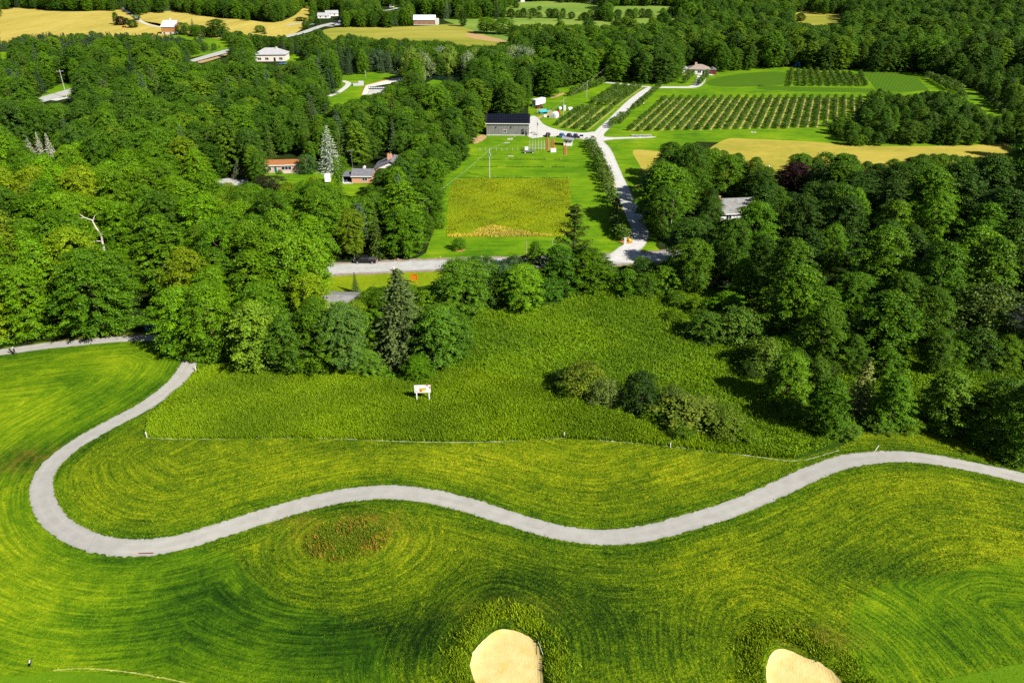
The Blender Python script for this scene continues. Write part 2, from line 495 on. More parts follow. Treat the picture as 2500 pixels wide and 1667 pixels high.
EDGE_PX = [(520, 893), (490, 908), (440, 950), (395, 990), (362, 1025), (351, 1060), (372, 1070), (480, 1072), (691, 1069), (957, 1077), (1148, 1080), (1371, 1070), (1488, 1077), (1637, 1090), (1807, 1110), (1945, 1125), (2048, 1100), (2109, 1060)]

def dist_line(L, x, y):
    d = np.full(x.shape, 1e9)
    for a, b in zip(L[:-1], L[1:]):
        ab = b - a; t = np.clip(((x - a[0]) * ab[0] + (y - a[1]) * ab[1]) / (ab @ ab), 0, 1)
        d = np.minimum(d, np.hypot(x - a[0] - ab[0] * t, y - a[1] - ab[1] * t))
    return d

# ---- one sheet to the horizon, fine where the golf course is
def axis(lo, hi, st, far0, far1):
    core = np.arange(lo, hi + .01, st)
    left, right = [], []
    s = st; p = lo
    while p > far0: s *= 1.16; p -= s; left.append(p)
    s = st; p = hi
    while p < far1: s *= 1.16; p += s; right.append(p)
    return np.concatenate([left[::-1], core, right])
gx = axis(-70, 96, .5, -4200, 4200); gy = axis(54, 132, .5, -300, 5200)
GX, GY = np.meshgrid(gx, gy)
GZ = hgt(GX, GY)
DP = np.minimum(dist_line(PATH[::4], GX, GY), dist_line(PATH2[::6], GX, GY))
for b in BUNK: DP = np.minimum(DP, np.maximum(0, bunk_sd(b, GX, GY)))
isl = S(850, 1320)
DP = np.minimum(DP, np.maximum(0, np.hypot((GX - isl[0]) / 1.35, GY - isl[1]) - 4.2))
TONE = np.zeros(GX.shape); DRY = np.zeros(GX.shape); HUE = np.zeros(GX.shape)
def blob(A, px, py, rx, ry, amt):
    """rx, ry in photo pixels at that row; turned into metres on the ground"""
    x, y = S(px, py); k = pxm(py)
    y2 = S(px, py - ry)[1]
    A += amt * np.exp(-(((GX - x) / (rx / k)) ** 2 + ((GY - y) / max(.5, y2 - y)) ** 2))
for b in [(1250, 1570, 800, 110, -.38), (2350, 1400, 250, 60, .15), (60, 1000, 160, 80, .45), (60, 1300, 160, 120, .55), (90, 1480, 200, 80, .35), (130, 1640, 160, 60, .5), (300, 905, 160, 40, .3), (700, 1150, 300, 40, .25), (1250, 1120, 300, 40, .35),  # first blob: vignette darkening painted into the grass colour along the bottom
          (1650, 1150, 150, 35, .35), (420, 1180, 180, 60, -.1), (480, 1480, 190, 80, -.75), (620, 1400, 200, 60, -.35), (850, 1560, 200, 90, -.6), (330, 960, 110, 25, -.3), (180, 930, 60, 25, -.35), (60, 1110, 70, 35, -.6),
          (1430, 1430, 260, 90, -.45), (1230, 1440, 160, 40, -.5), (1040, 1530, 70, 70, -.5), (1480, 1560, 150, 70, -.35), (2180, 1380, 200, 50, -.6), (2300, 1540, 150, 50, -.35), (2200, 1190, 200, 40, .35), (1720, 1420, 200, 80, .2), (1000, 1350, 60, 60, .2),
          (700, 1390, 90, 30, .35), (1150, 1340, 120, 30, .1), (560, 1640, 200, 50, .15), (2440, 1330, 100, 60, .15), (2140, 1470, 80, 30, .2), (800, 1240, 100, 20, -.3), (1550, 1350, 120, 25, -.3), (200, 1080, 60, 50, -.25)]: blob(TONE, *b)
for b in [(850, 1310, 140, 40, .6), (720, 1270, 60, 20, .5), (60, 1115, 80, 30, .8), (1990, 1560, 110, 30, .7), (1240, 1500, 130, 30, .3), (930, 1270, 60, 25, .4)]: blob(DRY, *b)
for b in [(200, 960, 330, 130, .7), (60, 1400, 300, 250, .45), (350, 1560, 350, 150, .6), (2300, 1530, 230, 110, .5), (1700, 1640, 300, 60, .3), (800, 1600, 300, 80, .5)]: blob(HUE, *b)
FAIRWAY = [[(2080, 1667), (2075, 1560), (2085, 1480), (2130, 1440), (2200, 1415), (2350, 1390), (2500, 1365), (2700, 1340), (2700, 1900), (2080, 1900)],
 [(597, 1392), (628, 1415), (650, 1437), (681, 1457), (716, 1468), (765, 1483), (823, 1499), (861, 1514), (900, 1528), (940, 1600), (950, 1900), (-300, 1900), (-300, 1180), (60, 1200), (110, 1290), (200, 1350), (330, 1365), (450, 1350), (540, 1345), (580, 1365)],
 [(-200, 880), (0, 868), (200, 846), (370, 838), (425, 860), (430, 900), (390, 950), (320, 990), (230, 1035), (150, 1085), (60, 1150), (0, 1190), (-200, 1200)]]
FAIR = np.zeros(GX.shape)
for P_ in FAIRWAY: FAIR = np.maximum(FAIR, inside(sm_poly(poly_px(P_), 4), GX, GY).astype(float))
FRNG = np.exp(-((np.minimum(dist_line(PATH[::4], GX, GY), dist_line(PATH2[::6], GX, GY)) - 2.2) / 1.6) ** 2)
ROUGH_RAMP = [(0, (.005, .016, .001)), (.22, (.018, .048, .002)), (.45, (.065, .118, .002)), (.65, (.15, .20, .003)), (.82, (.26, .285, .005)), (1, (.42, .40, .02))]
FAIR_RAMP = [(0, (.005, .020, .001)), (.22, (.017, .056, .002)), (.45, (.056, .128, .002)), (.65, (.12, .20, .003)), (.82, (.21, .28, .005)), (1, (.33, .38, .012))]
def golf_mat():
    t = NT('golf_rough'); u = t.attr('u'); p = t.pos(); fair = t.attr('fair'); fr = t.attr('fringe')
    sx = t.n('SeparateXYZ', None, Vector=p)
    n1 = lambda v, k: t.math('MULTIPLY', t.rng(v, .3, .7, -1, 1), k)
    big, med = t.noise(.07, 4, .6, p), t.noise(.5, 5, .7, p, .6)
    fine, fine2 = t.noise(2.6, 4, .75, p), t.noise(6.5, 3, .7, p)
    streak = t.noise(1.0, 3, .65, t.n('CombineXYZ', None, X=t.math('MULTIPLY', u, 2.4), Y=t.math('MULTIPLY', sx.outputs[0], .12), Z=t.math('MULTIPLY', sx.outputs[1], .12)).outputs[0])
    f = .50
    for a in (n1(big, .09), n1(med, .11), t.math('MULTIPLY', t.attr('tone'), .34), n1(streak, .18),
              t.math('MULTIPLY', n1(fine, .22), t.math('SUBTRACT', 1, t.math('MULTIPLY', fair, .5))), t.math('MULTIPLY', n1(fine2, .20), t.math('SUBTRACT', 1, t.math('MULTIPLY', fair, .45))),
              t.math('MULTIPLY', fr, -.10)): f = t.math('ADD', a, f)
    h = t.math('ADD', t.math('MULTIPLY', t.attr('hue'), .45), t.math('ADD', t.math('MULTIPLY', fair, .65), t.math('MULTIPLY', fr, .5)), True)
    c = t.mix(h, t.ramp(f, ROUGH_RAMP), t.ramp(f, FAIR_RAMP))
    c = t.mix(t.math('MULTIPLY', t.attr('dry'), t.rng(med, .42, .62), True), c, t.ramp(fine, [(0, (.03, .02, .004)), (.5, (.13, .075, .012)), (1, (.3, .18, .03))]))
    return t.done(c, .95, .06, bump=t.math('ADD', t.math('MULTIPLY', fine, .7), t.math('MULTIPLY', med, .6)), bs=.9, bd=.22)
M_GOLF = golf_mat()
def soil_mat():
    t = NT('wood_floor'); p = t.pos()
    return t.done(t.ramp(t.noise(.35, 5, .7, p), [(.3, (.008, .014, .003)), (.55, (.016, .03, .005)), (.8, (.035, .045, .01))]), 1, .05)
M_SOIL = soil_mat()
def grass_mat(name, cols, sc=(1, 1, 1), fine=1.2, big=.05, bump=.12, kf=.5, kb=.5, rz=0):
    t = NT(name); p = t.scale(t.pos(), sc, rz)
    a = t.noise(big, 5, .6, p); b = t.noise(fine, 4, .7, p); c = t.noise(fine * .17, 3, .6, p)
    f = t.math('ADD', t.math('MULTIPLY', t.rng(a, .3, .7, -1, 1), kb * .3), t.math('ADD', t.math('MULTIPLY', t.rng(b, .3, .7, -1, 1), kf * .35), t.math('ADD', .5, t.math('MULTIPLY', t.rng(c, .3, .7, -1, 1), .12))))
    n = len(cols)
    return t.done(t.ramp(f, [(i / (n - 1), c) for i, c in enumerate(cols)]), .95, .08, bump=b, bs=.7, bd=bump)
def lawn_mat():
    t = NT('lawn'); p = t.pos()
    a = t.noise(.045, 4, .6, p); b = t.noise(1.6, 4, .7, p); c = t.noise(.5, 3, .6, t.scale(p, (.12, 1, 1), -.03)); d = t.noise(.22, 3, .6, p)
    f = t.math('ADD', t.math('ADD', .5, t.math('MULTIPLY', t.rng(a, .3, .7, -1, 1), .26)), t.math('ADD', t.math('MULTIPLY', t.rng(b, .3, .7, -1, 1), .14), t.math('ADD', t.math('MULTIPLY', t.rng(c, .3, .7, -1, 1), .2), t.math('MULTIPLY', t.rng(d, .3, .7, -1, 1), .14))))
    return t.done(t.ramp(f, [(0, (.032, .095, .002)), (.35, (.07, .165, .002)), (.65, (.12, .22, .003)), (1, (.21, .28, .006))]), .95, .08, bump=b, bs=.7, bd=.12)
M_LAWN = lawn_mat()
M_LAWN2 = grass_mat('verge', [(.07, .13, .002), (.155, .215, .003), (.25, .285, .008)], kf=.7)
M_MEADOWSOIL = grass_mat('meadow_base', [(.008, .025, .002), (.022, .055, .002), (.04, .085, .003)], kf=.8)
M_TAN = grass_mat('stubble', [(.22, .18, .025), (.38, .305, .06), (.52, .43, .11)], sc=(1, .15, 1), fine=.5, big=.03, rz=.25, kf=.5, kb=.5)
M_TAN2 = grass_mat('stubble_near', [(.13, .17, .012), (.32, .27, .04), (.45, .35, .075)], sc=(.5, 1, 1), fine=.7, big=.035, kb=.9, kf=.4)
M_HAY = grass_mat('dry_pasture', [(.13, .17, .015), (.24, .235, .03), (.36, .31, .07)], sc=(.25, 1, 1), fine=.4, big=.03, kb=1.1, kf=.5)
M_PAST = grass_mat('pasture', [(.07, .17, .02), (.14, .22, .03), (.24, .28, .06)], sc=(.3, 1, 1), fine=.25, big=.012, kb=1.2, kf=.5)
M_CROP = (lambda t: (lambda p: t.done(t.mix(t.rng(t.n('TexWave', dict(bands_direction='X'), Vector=t.scale(p, (1, 1, 1), .38), Scale=.42, Distortion=.6, Detail=2).outputs[1], .2, .8),
                                             t.mix(t.noise(.06, 3, .6, p), (.012, .045, .002), (.03, .085, .002)), t.mix(t.noise(.2, 3, .6, p), (.05, .135, .003), (.11, .20, .004))), .9, .1))(t.pos()))(NT('crop_rows'))
def hard_mat(name, a, b, dark, crack=.5):
    t = NT(name); p = t.pos()
    f = t.noise(.5, 5, .65, p); g = t.noise(9, 3, .7, p); s = t.noise(.12, 3, .5, t.scale(p, (1, 1, 1)))
    c = t.mix(t.rng(f, .3, .7), a, b)
    c = t.mix(t.math('MULTIPLY', t.rng(g, .55, .8), .35), c, dark)
    v = t.n('TexVoronoi', dict(feature='DISTANCE_TO_EDGE'), Vector=p, Scale=.16)
    c = t.mix(t.math('MULTIPLY', t.rng(v.outputs[0], .004, .0), crack), c, dark)
    u = t.attr('u')
    e = t.math('MULTIPLY', t.rng(t.math('ABSOLUTE', u), .40, .5), t.rng(t.noise(1.2, 3, .6, p), .35, .7), True)
    c = t.mix(t.math('MULTIPLY', e, .55), c, [q * .55 for q in dark])
    # two paler wheel tracks
    w = t.rng(t.math('ABSOLUTE', t.math('SUBTRACT', t.math('ABSOLUTE', u), .22)), .0, .12, 1, 0)
    c = t.mix(t.math('MULTIPLY', t.math('MULTIPLY', w, t.rng(s, .35, .65)), .25, True), c, [min(1, q * 1.25) for q in b])
    return t.done(c, .9, .15, bump=g, bs=.35, bd=.03)
M_PATH = hard_mat('asphalt_path', (.275, .265, .24), (.345, .335, .31), (.15, .14, .125))
M_ROAD = hard_mat('old_road', (.31, .31, .295), (.41, .41, .395), (.12, .115, .115), .7)
M_DRIVE = hard_mat('gravel_drive', (.40, .395, .375), (.51, .50, .475), (.25, .235, .2), 0)
M_GRAVEL = plain('gravel_shoulder', (.30, .24, .19), .95, .05, var=.35, sc=1.5)
M_MULCH = plain('mulch', (.42, .20, .07), .95, .05, var=.4, sc=4)
M_DIRT = plain('dirt', (.45, .30, .14), .95, .05, var=.3, sc=.8)
M_STRIP = plain('dry_strip', (.42, .33, .12), .95, .05, var=.35, sc=.6)
M_VERGE = grass_mat('worn_verge', [(.05, .09, .006), (.14, .12, .02), (.32, .20, .06)], fine=1.5, kf=1.1)
def sand_mat():
    t = NT('bunker_sand'); p = t.pos()
    f = t.noise(.8, 4, .6, p); w = t.n('TexWave', dict(wave_type='RINGS', rings_direction='Z'), Vector=t.n('VectorMath', dict(operation='SUBTRACT'), i0=p, i1=(BUNK[0][0] - 1, BUNK[0][1] - 2, 0)).outputs[0], Scale=1.1, Distortion=5, Detail=3).outputs[1]
    g = t.noise(6, 3, .6, t.scale(p, (1, .4, 1), .6))
    c = t.mix(t.rng(f, .35, .65), (.50, .385, .15), (.58, .46, .20))
    c = t.mix(t.math('MULTIPLY', t.rng(t.noise(.35, 4, .6, p), .56, .7), .55), c, (.50, .29, .04))
    return t.done(c, .95, .1, bump=t.math('ADD', t.math('MULTIPLY', w, .12), t.math('ADD', g, t.math('MULTIPLY', t.noise(1.8, 3, .6, p), .8))), bs=.55, bd=.08)
M_SAND = sand_mat()

golf_poly = poly_px([(-2500, 5000), (-1500, 900), (-200, 868), (0, 848), (200, 826), (372, 814), (430, 850), (520, 893)] + EDGE_PX[1:] + [(2230, 1045), (2350, 1068), (2500, 1140), (2800, 1250), (4200, 1500), (4200, 5000)])
cxm = (GX[:-1, :-1] + GX[1:, 1:]) / 2; cym = (GY[:-1, :-1] + GY[1:, 1:]) / 2
fore = inside(golf_poly, cxm, cym) | ((cym < 100) & (cym > -200) & (abs(cxm) < 300))
ny, nx = GX.shape
i = np.arange(ny - 1)[:, None] * nx + np.arange(nx - 1)[None]
q = np.stack([i, i + 1, i + nx + 1, i + nx], -1).reshape(-1, 4)
me = np_mesh('ground', np.column_stack([GX.ravel(), GY.ravel(), GZ.ravel()]), [q], [M_SOIL, M_GOLF], midx=fore.ravel().astype(int),
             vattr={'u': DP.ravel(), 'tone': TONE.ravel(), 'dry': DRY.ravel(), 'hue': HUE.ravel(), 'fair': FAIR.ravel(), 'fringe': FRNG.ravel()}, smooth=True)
tag(link('ground', me), kind='structure')

ribbon('cart_path', PATH, 3.25, M_PATH, .035, jitter=.09)
ribbon('cart_path', PATH2, 3.0, M_PATH, .022)
for k, b in enumerate(BUNK):
    an = np.linspace(0, 2 * math.pi, 90)[:-1]
    kk = (1 + .05 * np.sin(3 * an + b[0]) + .03 * np.sin(5 * an)) * .985
    c, s = math.cos(b[4]), math.sin(b[4])
    u = b[2] * kk * np.cos(an) * (1 + .012 * rng.normal(size=89)); v = b[3] * kk * np.sin(an)
    sheet('bunker_sand', list(zip((b[0] + u * c - v * s).tolist(), (b[1] + u * s + v * c).tolist())), M_SAND, .07, .3)
# mown greens at the lower corners
M_GREEN = grass_mat('fine_turf', [(.045, .115, .002), (.08, .165, .003), (.12, .21, .004)], kf=.5, fine=2.5)
sheet('putting_green', sm_poly(poly_px([(-120, 1662), (30, 1652), (120, 1636), (200, 1634), (290, 1640), (370, 1652), (450, 1668), (500, 1720), (200, 1790), (-120, 1790)])), M_GREEN, .03, 1.0)
sheet('putting_green', sm_poly(poly_px([(2290, 1668), (2360, 1646), (2430, 1628), (2500, 1612), (2640, 1590), (2700, 1700), (2300, 1760)])), M_GREEN, .03, 1.0)
# pale line of dry grass along the rim of the lower green, and the paint line on the meadow edge
M_LINE = plain('line_paint', (.62, .62, .50), .9, .1, var=.3, sc=.7)
M_RIM = plain('dry_rim', (.42, .42, .10), .9, .1, var=.35, sc=.7)
ribbon('marking_line', sm_line([G(*p)[:2] for p in EDGE_PX[5:17]], 16), .07, M_LINE, .06, cross=2, jitter=.03)
ribbon('marking_line', sm_line([G(*p)[:2] for p in [(130, 1636), (200, 1632), (290, 1638), (370, 1650), (450, 1666), (520, 1690)]], 16), .14, M_RIM, .05, cross=2, jitter=.04)

meadow_poly = poly_px([(520, 893), (478, 870), (430, 845), (560, 800), (800, 800), (860, 700), (1000, 705), (1180, 672), (1400, 676), (1560, 690), (1800, 700), (2100, 760), (2500, 900), (2500, 1140), (2350, 1068), (2230, 1045)] + EDGE_PX[::-1][0:-1])
sheet('meadow_ground', meadow_poly, M_MEADOWSOIL, .03, 2.0)

# ---- farm lawns, fields and drives
X0 = .05
lawn_poly = poly_px([(1040, 618), (1000, 640), (1000, 660), (1650, 650), (1600, 600), (1640, 480), (1640, 420), (1700, 346), (2100, 362), (2600, 350), (2600, 300), (2458, 262), (2347, 203), (2251, 176), (1966, 162), (1600, 160), (1440, 195), (1330, 225), (1290, 240), (1290, 290), (1160, 300), (1120, 345), (1080, 420), (1060, 560)])
sheet('lawn', lawn_poly, M_LAWN, .05)
sheet('yellow_grass_field', poly_px([(1112, 437), (1200, 436), (1391, 437), (1394, 500), (1396, 560), (1396, 577), (1250, 580), (1090, 580), (1092, 520), (1098, 470)]), M_LAWN2, .09)
sheet('stubble_field', sm_poly(poly_px([(1765, 343), (1830, 340), (1983, 347), (2136, 357), (2330, 357), (2600, 352), (2700, 440), (2300, 470), (1900, 470), (1560, 470), (1600, 430), (1680, 400)]), 3), M_TAN2, .08)
sheet('stubble_field', sm_poly(poly_px([(1545, 367), (1600, 370), (1660, 380), (1640, 420), (1600, 450), (1575, 434), (1562, 405)]), 3), M_TAN2, .085)
sheet('crop_field', sm_poly(poly_px([(1722, 205), (1760, 188), (1850, 177), (1919, 178), (1915, 205), (1880, 209), (1780, 213)]), 3), M_CROP, .09)
sheet('crop_field', poly_px([(2106, 178), (2180, 177), (2235, 184), (2268, 221), (2200, 226), (2140, 220)]), M_CROP, .09)
sheet('crop_field', poly_px([(1850, 209), (1950, 213), (2130, 217), (2135, 226), (1950, 224), (1850, 218)]), M_CROP, .09)
sheet('stubble_field', sm_poly(poly_px([(-300, 30), (0, 24), (35, 19), (82, 22), (152, 29), (245, 27), (298, 25), (322, 42), (350, 52), (400, 62), (400, 95), (200, 100), (0, 112), (-300, 120)]), 3), M_TAN, .06)
sheet('stubble_field', sm_poly(poly_px([(332, 42), (345, 33), (422, 26), (503, 40), (544, 45), (600, 49), (668, 56), (717, 40), (736, 23), (756, 14), (764, 20), (752, 54), (730, 76), (690, 92), (600, 96), (500, 92), (420, 70), (370, 60)]), 3), M_TAN, .06)
sheet('pasture_field', sm_poly(poly_px([(780, 80), (834, 67), (970, 66), (1063, 62), (1110, 60), (1180, 85), (1240, 100), (1300, 112), (1200, 130), (1080, 132), (960, 128), (860, 128), (780, 125)]), 3), M_HAY, .06)
sheet('pasture_field', sm_poly(poly_px([(1080, 45), (1171, 44), (1250, 44), (1443, 54), (1540, 48), (1580, 46), (1640, 46), (1730, 36), (1800, 50), (1700, 70), (1420, 80), (1330, 90), (1330, 108), (1240, 104), (1140, 70)]), 3), M_PAST, .055)
sheet('pasture_field', sm_poly(poly_px([(960, 12), (1100, 12), (1230, 8), (1350, 3), (1463, 8), (1560, 15), (1680, 15), (1660, 40), (1500, 55), (1300, 50), (1100, 46), (1000, 36)]), 3), M_PAST, .065)
sheet('pasture_field', sm_poly(poly_px([(1925, 30), (2065, 34), (2060, 60), (2070, 72), (1990, 70), (1925, 60)]), 3), M_HAY, .06)
sheet('pasture_field', sm_poly(poly_px([(2270, 34), (2400, 41), (2560, 46), (2600, 58), (2400, 52), (2280, 44)]), 3), M_HAY, .06)
sheet('sand_patch', sm_poly(poly_px([(1136, 84), (1160, 83), (1200, 92), (1238, 100), (1220, 103), (1180, 99), (1145, 92)]), 3), M_DIRT, .075)
sheet('lawn', sm_poly(poly_px([(600, 420), (660, 416), (760, 415), (860, 410), (935, 440), (920, 480), (870, 560), (840, 560), (860, 480), (700, 470), (600, 440)]), 3), M_LAWN, .05)
sheet('lawn', sm_poly(poly_px([(800, 300), (800, 240), (838, 185), (870, 178), (990, 176), (985, 190), (920, 210), (900, 240), (840, 275)]), 3), M_LAWN, .05)
sheet('lawn', poly_px([(1020, 212), (1065, 192), (1150, 192), (1150, 215)]), M_LAWN, .05)
sheet('pond_water', sm_poly(poly_px([(1018, 200), (1030, 184), (1120, 180), (1230, 176), (1250, 186), (1160, 200), (1080, 198), (1040, 193)]), 3),
      (lambda t: t.done(t.mix(t.noise(.05, 3, .5, t.pos()), (.006, .018, .014), (.012, .03, .018)), .12, .5, bump=t.noise(1.5, 2, .5, t.pos()), bs=.1))(NT('pond')), .08)
sheet('lawn', sm_poly(poly_px([(-150, 248), (0, 232), (100, 244), (168, 236), (180, 225), (178, 196), (150, 205), (110, 225), (90, 262), (140, 275), (0, 290), (-150, 290)]), 3), M_LAWN, .05)
sheet('lawn', sm_poly(poly_px([(395, 92), (440, 86), (520, 92), (560, 98), (560, 120), (470, 140), (440, 135), (470, 100)]), 3), M_LAWN, .05)
sheet('lawn', sm_poly(poly_px([(706, 130), (742, 138), (735, 155), (700, 160)]), 3), M_LAWN, .05)
sheet('lawn', sm_poly(poly_px([(-60, 124), (0, 124), (22, 130), (18, 145), (-60, 150)]), 3), M_LAWN, .05)
sheet('verge', poly_px([(700, 668), (1120, 662), (1130, 712), (860, 712), (700, 712)]), M_LAWN2, .055)

def road(name, pts, w, mat, off, n=10, **k): return ribbon(name, sm_line([S(*p) for p in pts], n), w, mat, off, **k)
ROAD_PX = [(-700, 610), (200, 668), (600, 664), (880, 655), (1000, 649), (1180, 644), (1330, 640), (1480, 634), (1600, 628), (1690, 623)]
road('road_shoulder', ROAD_PX, 9.2, M_GRAVEL, .07, jitter=.25)
road('road', ROAD_PX, 6.6, M_ROAD, .085, jitter=.12)
DRIVE = [(1520, 640), (1535, 612), (1556, 590), (1562, 560), (1540, 510), (1512, 450), (1490, 400), (1468, 360), (1455, 338), (1470, 318), (1500, 290), (1540, 250), (1572, 225), (1594, 213)]
road('gravel_drive', DRIVE, lambda s: 5.2 - .6 * s + 4.5 * np.exp(-(s / .07) ** 2) + 1.6 * np.exp(-((s - .52) / .05) ** 2), M_DRIVE, .09)
road('gravel_drive', [(1595, 214), (1640, 214), (1690, 213), (1706, 204), (1712, 193), (1716, 184), (1740, 183)], 5.5, M_DRIVE, .10)
road('gravel_drive', [(1600, 214), (1560, 211), (1520, 206), (1478, 202)], 3.2, M_DRIVE, .10)
sheet('gravel_yard', sm_poly(poly_px([(1290, 335), (1292, 290), (1305, 284), (1316, 292), (1330, 306), (1365, 318), (1420, 325), (1458, 322), (1475, 332), (1460, 346), (1420, 341), (1372, 334), (1330, 335)]), 3), M_DRIVE, .095)
sheet('gravel_drive', sm_poly(poly_px([(1462, 334), (1500, 336), (1590, 334), (1592, 337), (1500, 341), (1465, 346)]), 3), M_DRIVE, .098)
road('dirt_track', [(1300, 292), (1330, 283), (1345, 276), (1332, 268), (1310, 268)], 2.6, M_DIRT, .092)
sheet('dirt_patch', sm_poly(poly_px([(1148, 345), (1160, 335), (1180, 330), (1188, 334), (1182, 342), (1160, 352)]), 3), M_DIRT, .092)
sheet('dirt_patch', sm_poly(poly_px([(1345, 238), (1378, 226), (1376, 231), (1352, 240)]), 3), M_DIRT, .092)
road('farm_road', [(700, 62), (742, 58), (800, 64), (830, 58), (860, 20), (940, 26), (1000, 14), (1060, 8)], 7, M_ROAD, .09)
road('farm_road', [(690, 92), (740, 80), (786, 64), (828, 54)], 8, M_ROAD, .10)
sheet('farm_road', poly_px([(-120, 300), (60, 250), (94, 240), (130, 229), (177, 216), (240, 200), (250, 206), (182, 227), (140, 241), (106, 250), (60, 262), (-120, 316)]), M_ROAD, .13)
sheet('farm_road', poly_px([(420, 160), (468, 146), (500, 136), (558, 120), (600, 110), (606, 115), (558, 129), (510, 142), (478, 151), (430, 166)]), M_ROAD, .13)
road('farm_track', [(130, 246), (160, 240), (200, 240)], 5, M_DRIVE, .12)
road('farm_track', [(298, 20), (310, 28), (328, 40), (340, 50), (360, 60), (392, 67)], 4, M_DRIVE, .10)
road('gravel_path', [(803, 236), (830, 224), (848, 210), (850, 203), (836, 198)], 3.2, M_DRIVE, .11)
sheet('orange_soil', sm_poly(poly_px([(484, 151), (520, 142), (554, 132), (552, 136), (520, 147), (490, 155)]), 3), M_DIRT, .12)
sheet('asphalt_drive', sm_poly(poly_px([(478, 452), (520, 440), (590, 434), (605, 437), (600, 452), (540, 455), (490, 460)]), 2), M_ROAD, .09)
sheet('concrete_apron', poly_px([(834, 443), (858, 441), (862, 449), (838, 450)]), M_DRIVE, .09)
# worn dirt beside the upper cart path
sheet('dirt_verge', sm_poly(poly_px([(40, 846), (150, 832), (250, 824), (330, 816), (366, 811), (372, 817), (300, 822), (200, 831), (100, 842)]), 3), M_VERGE, .015, 1.0)
# ---------------------------------------------------------------- materials of built things
def siding(name, a, b, pitch=.3, horiz=False):
    t = NT(name); p = t.obj()
    w = t.n('TexWave', dict(bands_direction='Z' if horiz else 'X', wave_profile='SAW'), Vector=p, Scale=.314 / pitch / 2, Distortion=0).outputs[1]
    f = t.noise(1.2, 4, .65, t.scale(p, (1, 1, .3)))
    c = t.mix(t.rng(f, .3, .7), a, b); c = t.mix(t.rng(w, .86, .95), c, [q * .55 for q in a])
    return t.done(c, .8, .2, bump=w, bs=.3, bd=.03)
def brick(name, a, b, mortar):
    t = NT(name); p = t.obj()
    v = t.n('CombineXYZ', None, X=t.math('ADD', t.n('SeparateXYZ', None, Vector=p).outputs[0], t.n('SeparateXYZ', None, Vector=p).outputs[1]), Y=t.n('SeparateXYZ', None, Vector=p).outputs[2]).outputs[0]
    k = t.n('TexBrick', None, Vector=v, Color1=a, Color2=b, Mortar=mortar, Scale=4.0)
    return t.done(k.outputs[0], .9, .1)
def shingle(name, a, b):
    t = NT(name); p = t.obj(); f = t.noise(.9, 5, .7, p); g = t.noise(7, 2, .6, p)
    c = t.mix(t.rng(t.math('ADD', t.math('MULTIPLY', f, .6), t.math('MULTIPLY', g, .4)), .35, .65), a, b)
    return t.done(c, .9, .15, bump=g, bs=.4, bd=.04)
M_GREYSIDE = siding('grey_siding', (.13, .13, .122), (.19, .19, .18), .45)
M_WHITE = plain('white_paint', (.78, .77, .75), .55, .3, var=.06)
M_CREAM = plain('cream_stucco', (.70, .64, .56), .8, .2, var=.1)
M_BRICK = brick('pink_brick', (.40, .22, .17), (.50, .29, .23), (.45, .40, .36))
M_REDBRICK = brick('orange_brick', (.45, .17, .08), (.55, .25, .14), (.5, .45, .4))
M_SHORANGE = shingle('rust_shingle', (.22, .085, .03), (.33, .14, .05))
M_SHGREY = shingle('grey_shingle', (.10, .10, .12), (.19, .19, .21))
M_SHLITE = shingle('pale_shingle', (.26, .26, .275), (.38, .38, .39))
M_SHOLD = shingle('mossy_shingle', (.12, .12, .115), (.27, .27, .265))
M_SHDARK = shingle('black_shingle', (.006, .007, .009), (.018, .019, .022))
M_SOLAR = (lambda t: (lambda p: t.done(t.mix(t.rng(t.math('MAXIMUM', t.n('TexWave', dict(bands_direction='X'), Vector=p, Scale=.314, Distortion=0).outputs[1], t.n('TexWave', dict(bands_direction='Y'), Vector=p, Scale=.19, Distortion=0).outputs[1]), .985, 1.0),
    t.mix(t.noise(.3, 3, .5, p), (.003, .004, .008), (.006, .008, .015)), (.02, .022, .03)), .35, .2))(t.obj()))(NT('solar_panel'))
M_BARNWOOD = siding('brown_boards', (.30, .13, .045), (.46, .22, .08), .5)
M_OLDWOOD = siding('weathered_boards', (.16, .085, .05), (.34, .20, .13), .7)
M_METALROOF = siding('pale_metal_roof', (.58, .62, .68), (.68, .71, .75), .8)
M_STONE = plain('stone_wall', (.60, .57, .52), .9, .1, var=.2)
M_CONC = plain('concrete', (.52, .50, .46), .9, .1, var=.18, sc=.6)
M_DARK = plain('dark_opening', (.012, .012, .014), .5, .3)
M_GLASS = plain('window_glass', (.02, .025, .03), .08, .5, var=.3)
M_GREENDOOR = plain('green_door', (.01, .14, .08), .5)
M_WOOD = plain('pole_wood', (.34, .29, .24), .9, .1, var=.2)
M_PALEPOLE = plain('pale_pole', (.50, .48, .44), .85, .1, var=.15)
M_GREYMET = plain('grey_metal', (.30, .31, .33), .4, .5, .6)
M_RED = plain('red_paint', (.50, .02, .015), .4, .4)
M_MAROON = plain('maroon_paint', (.16, .03, .025), .8, .2)
M_ORANGE = plain('orange_paint', (.75, .22, .01), .5, .3)
M_YELLOW = plain('yellow_paint', (.78, .48, .01), .5, .3)
M_CYAN = plain('turquoise_paint', (.05, .48, .55), .5, .3)
M_BLUE = plain('blue_paint', (.02, .16, .40), .35, .5)
M_NAVY = plain('navy_paint', (.012, .03, .09), .3, .5)
M_STEELB = plain('steel_blue_paint', (.05, .20, .38), .3, .5)
M_BLACK = plain('black_paint', (.008, .008, .010), .28, .5)
M_SILVER = plain('silver_paint', (.45, .46, .48), .35, .5, .3)
M_TYRE = plain('tyre', (.012, .012, .012), .8, .2)
M_RIM2 = plain('wheel_rim', (.5, .5, .52), .35, .5, .6)
M_TAIL = plain('tail_lamp', (.45, .01, .01), .3, .5)
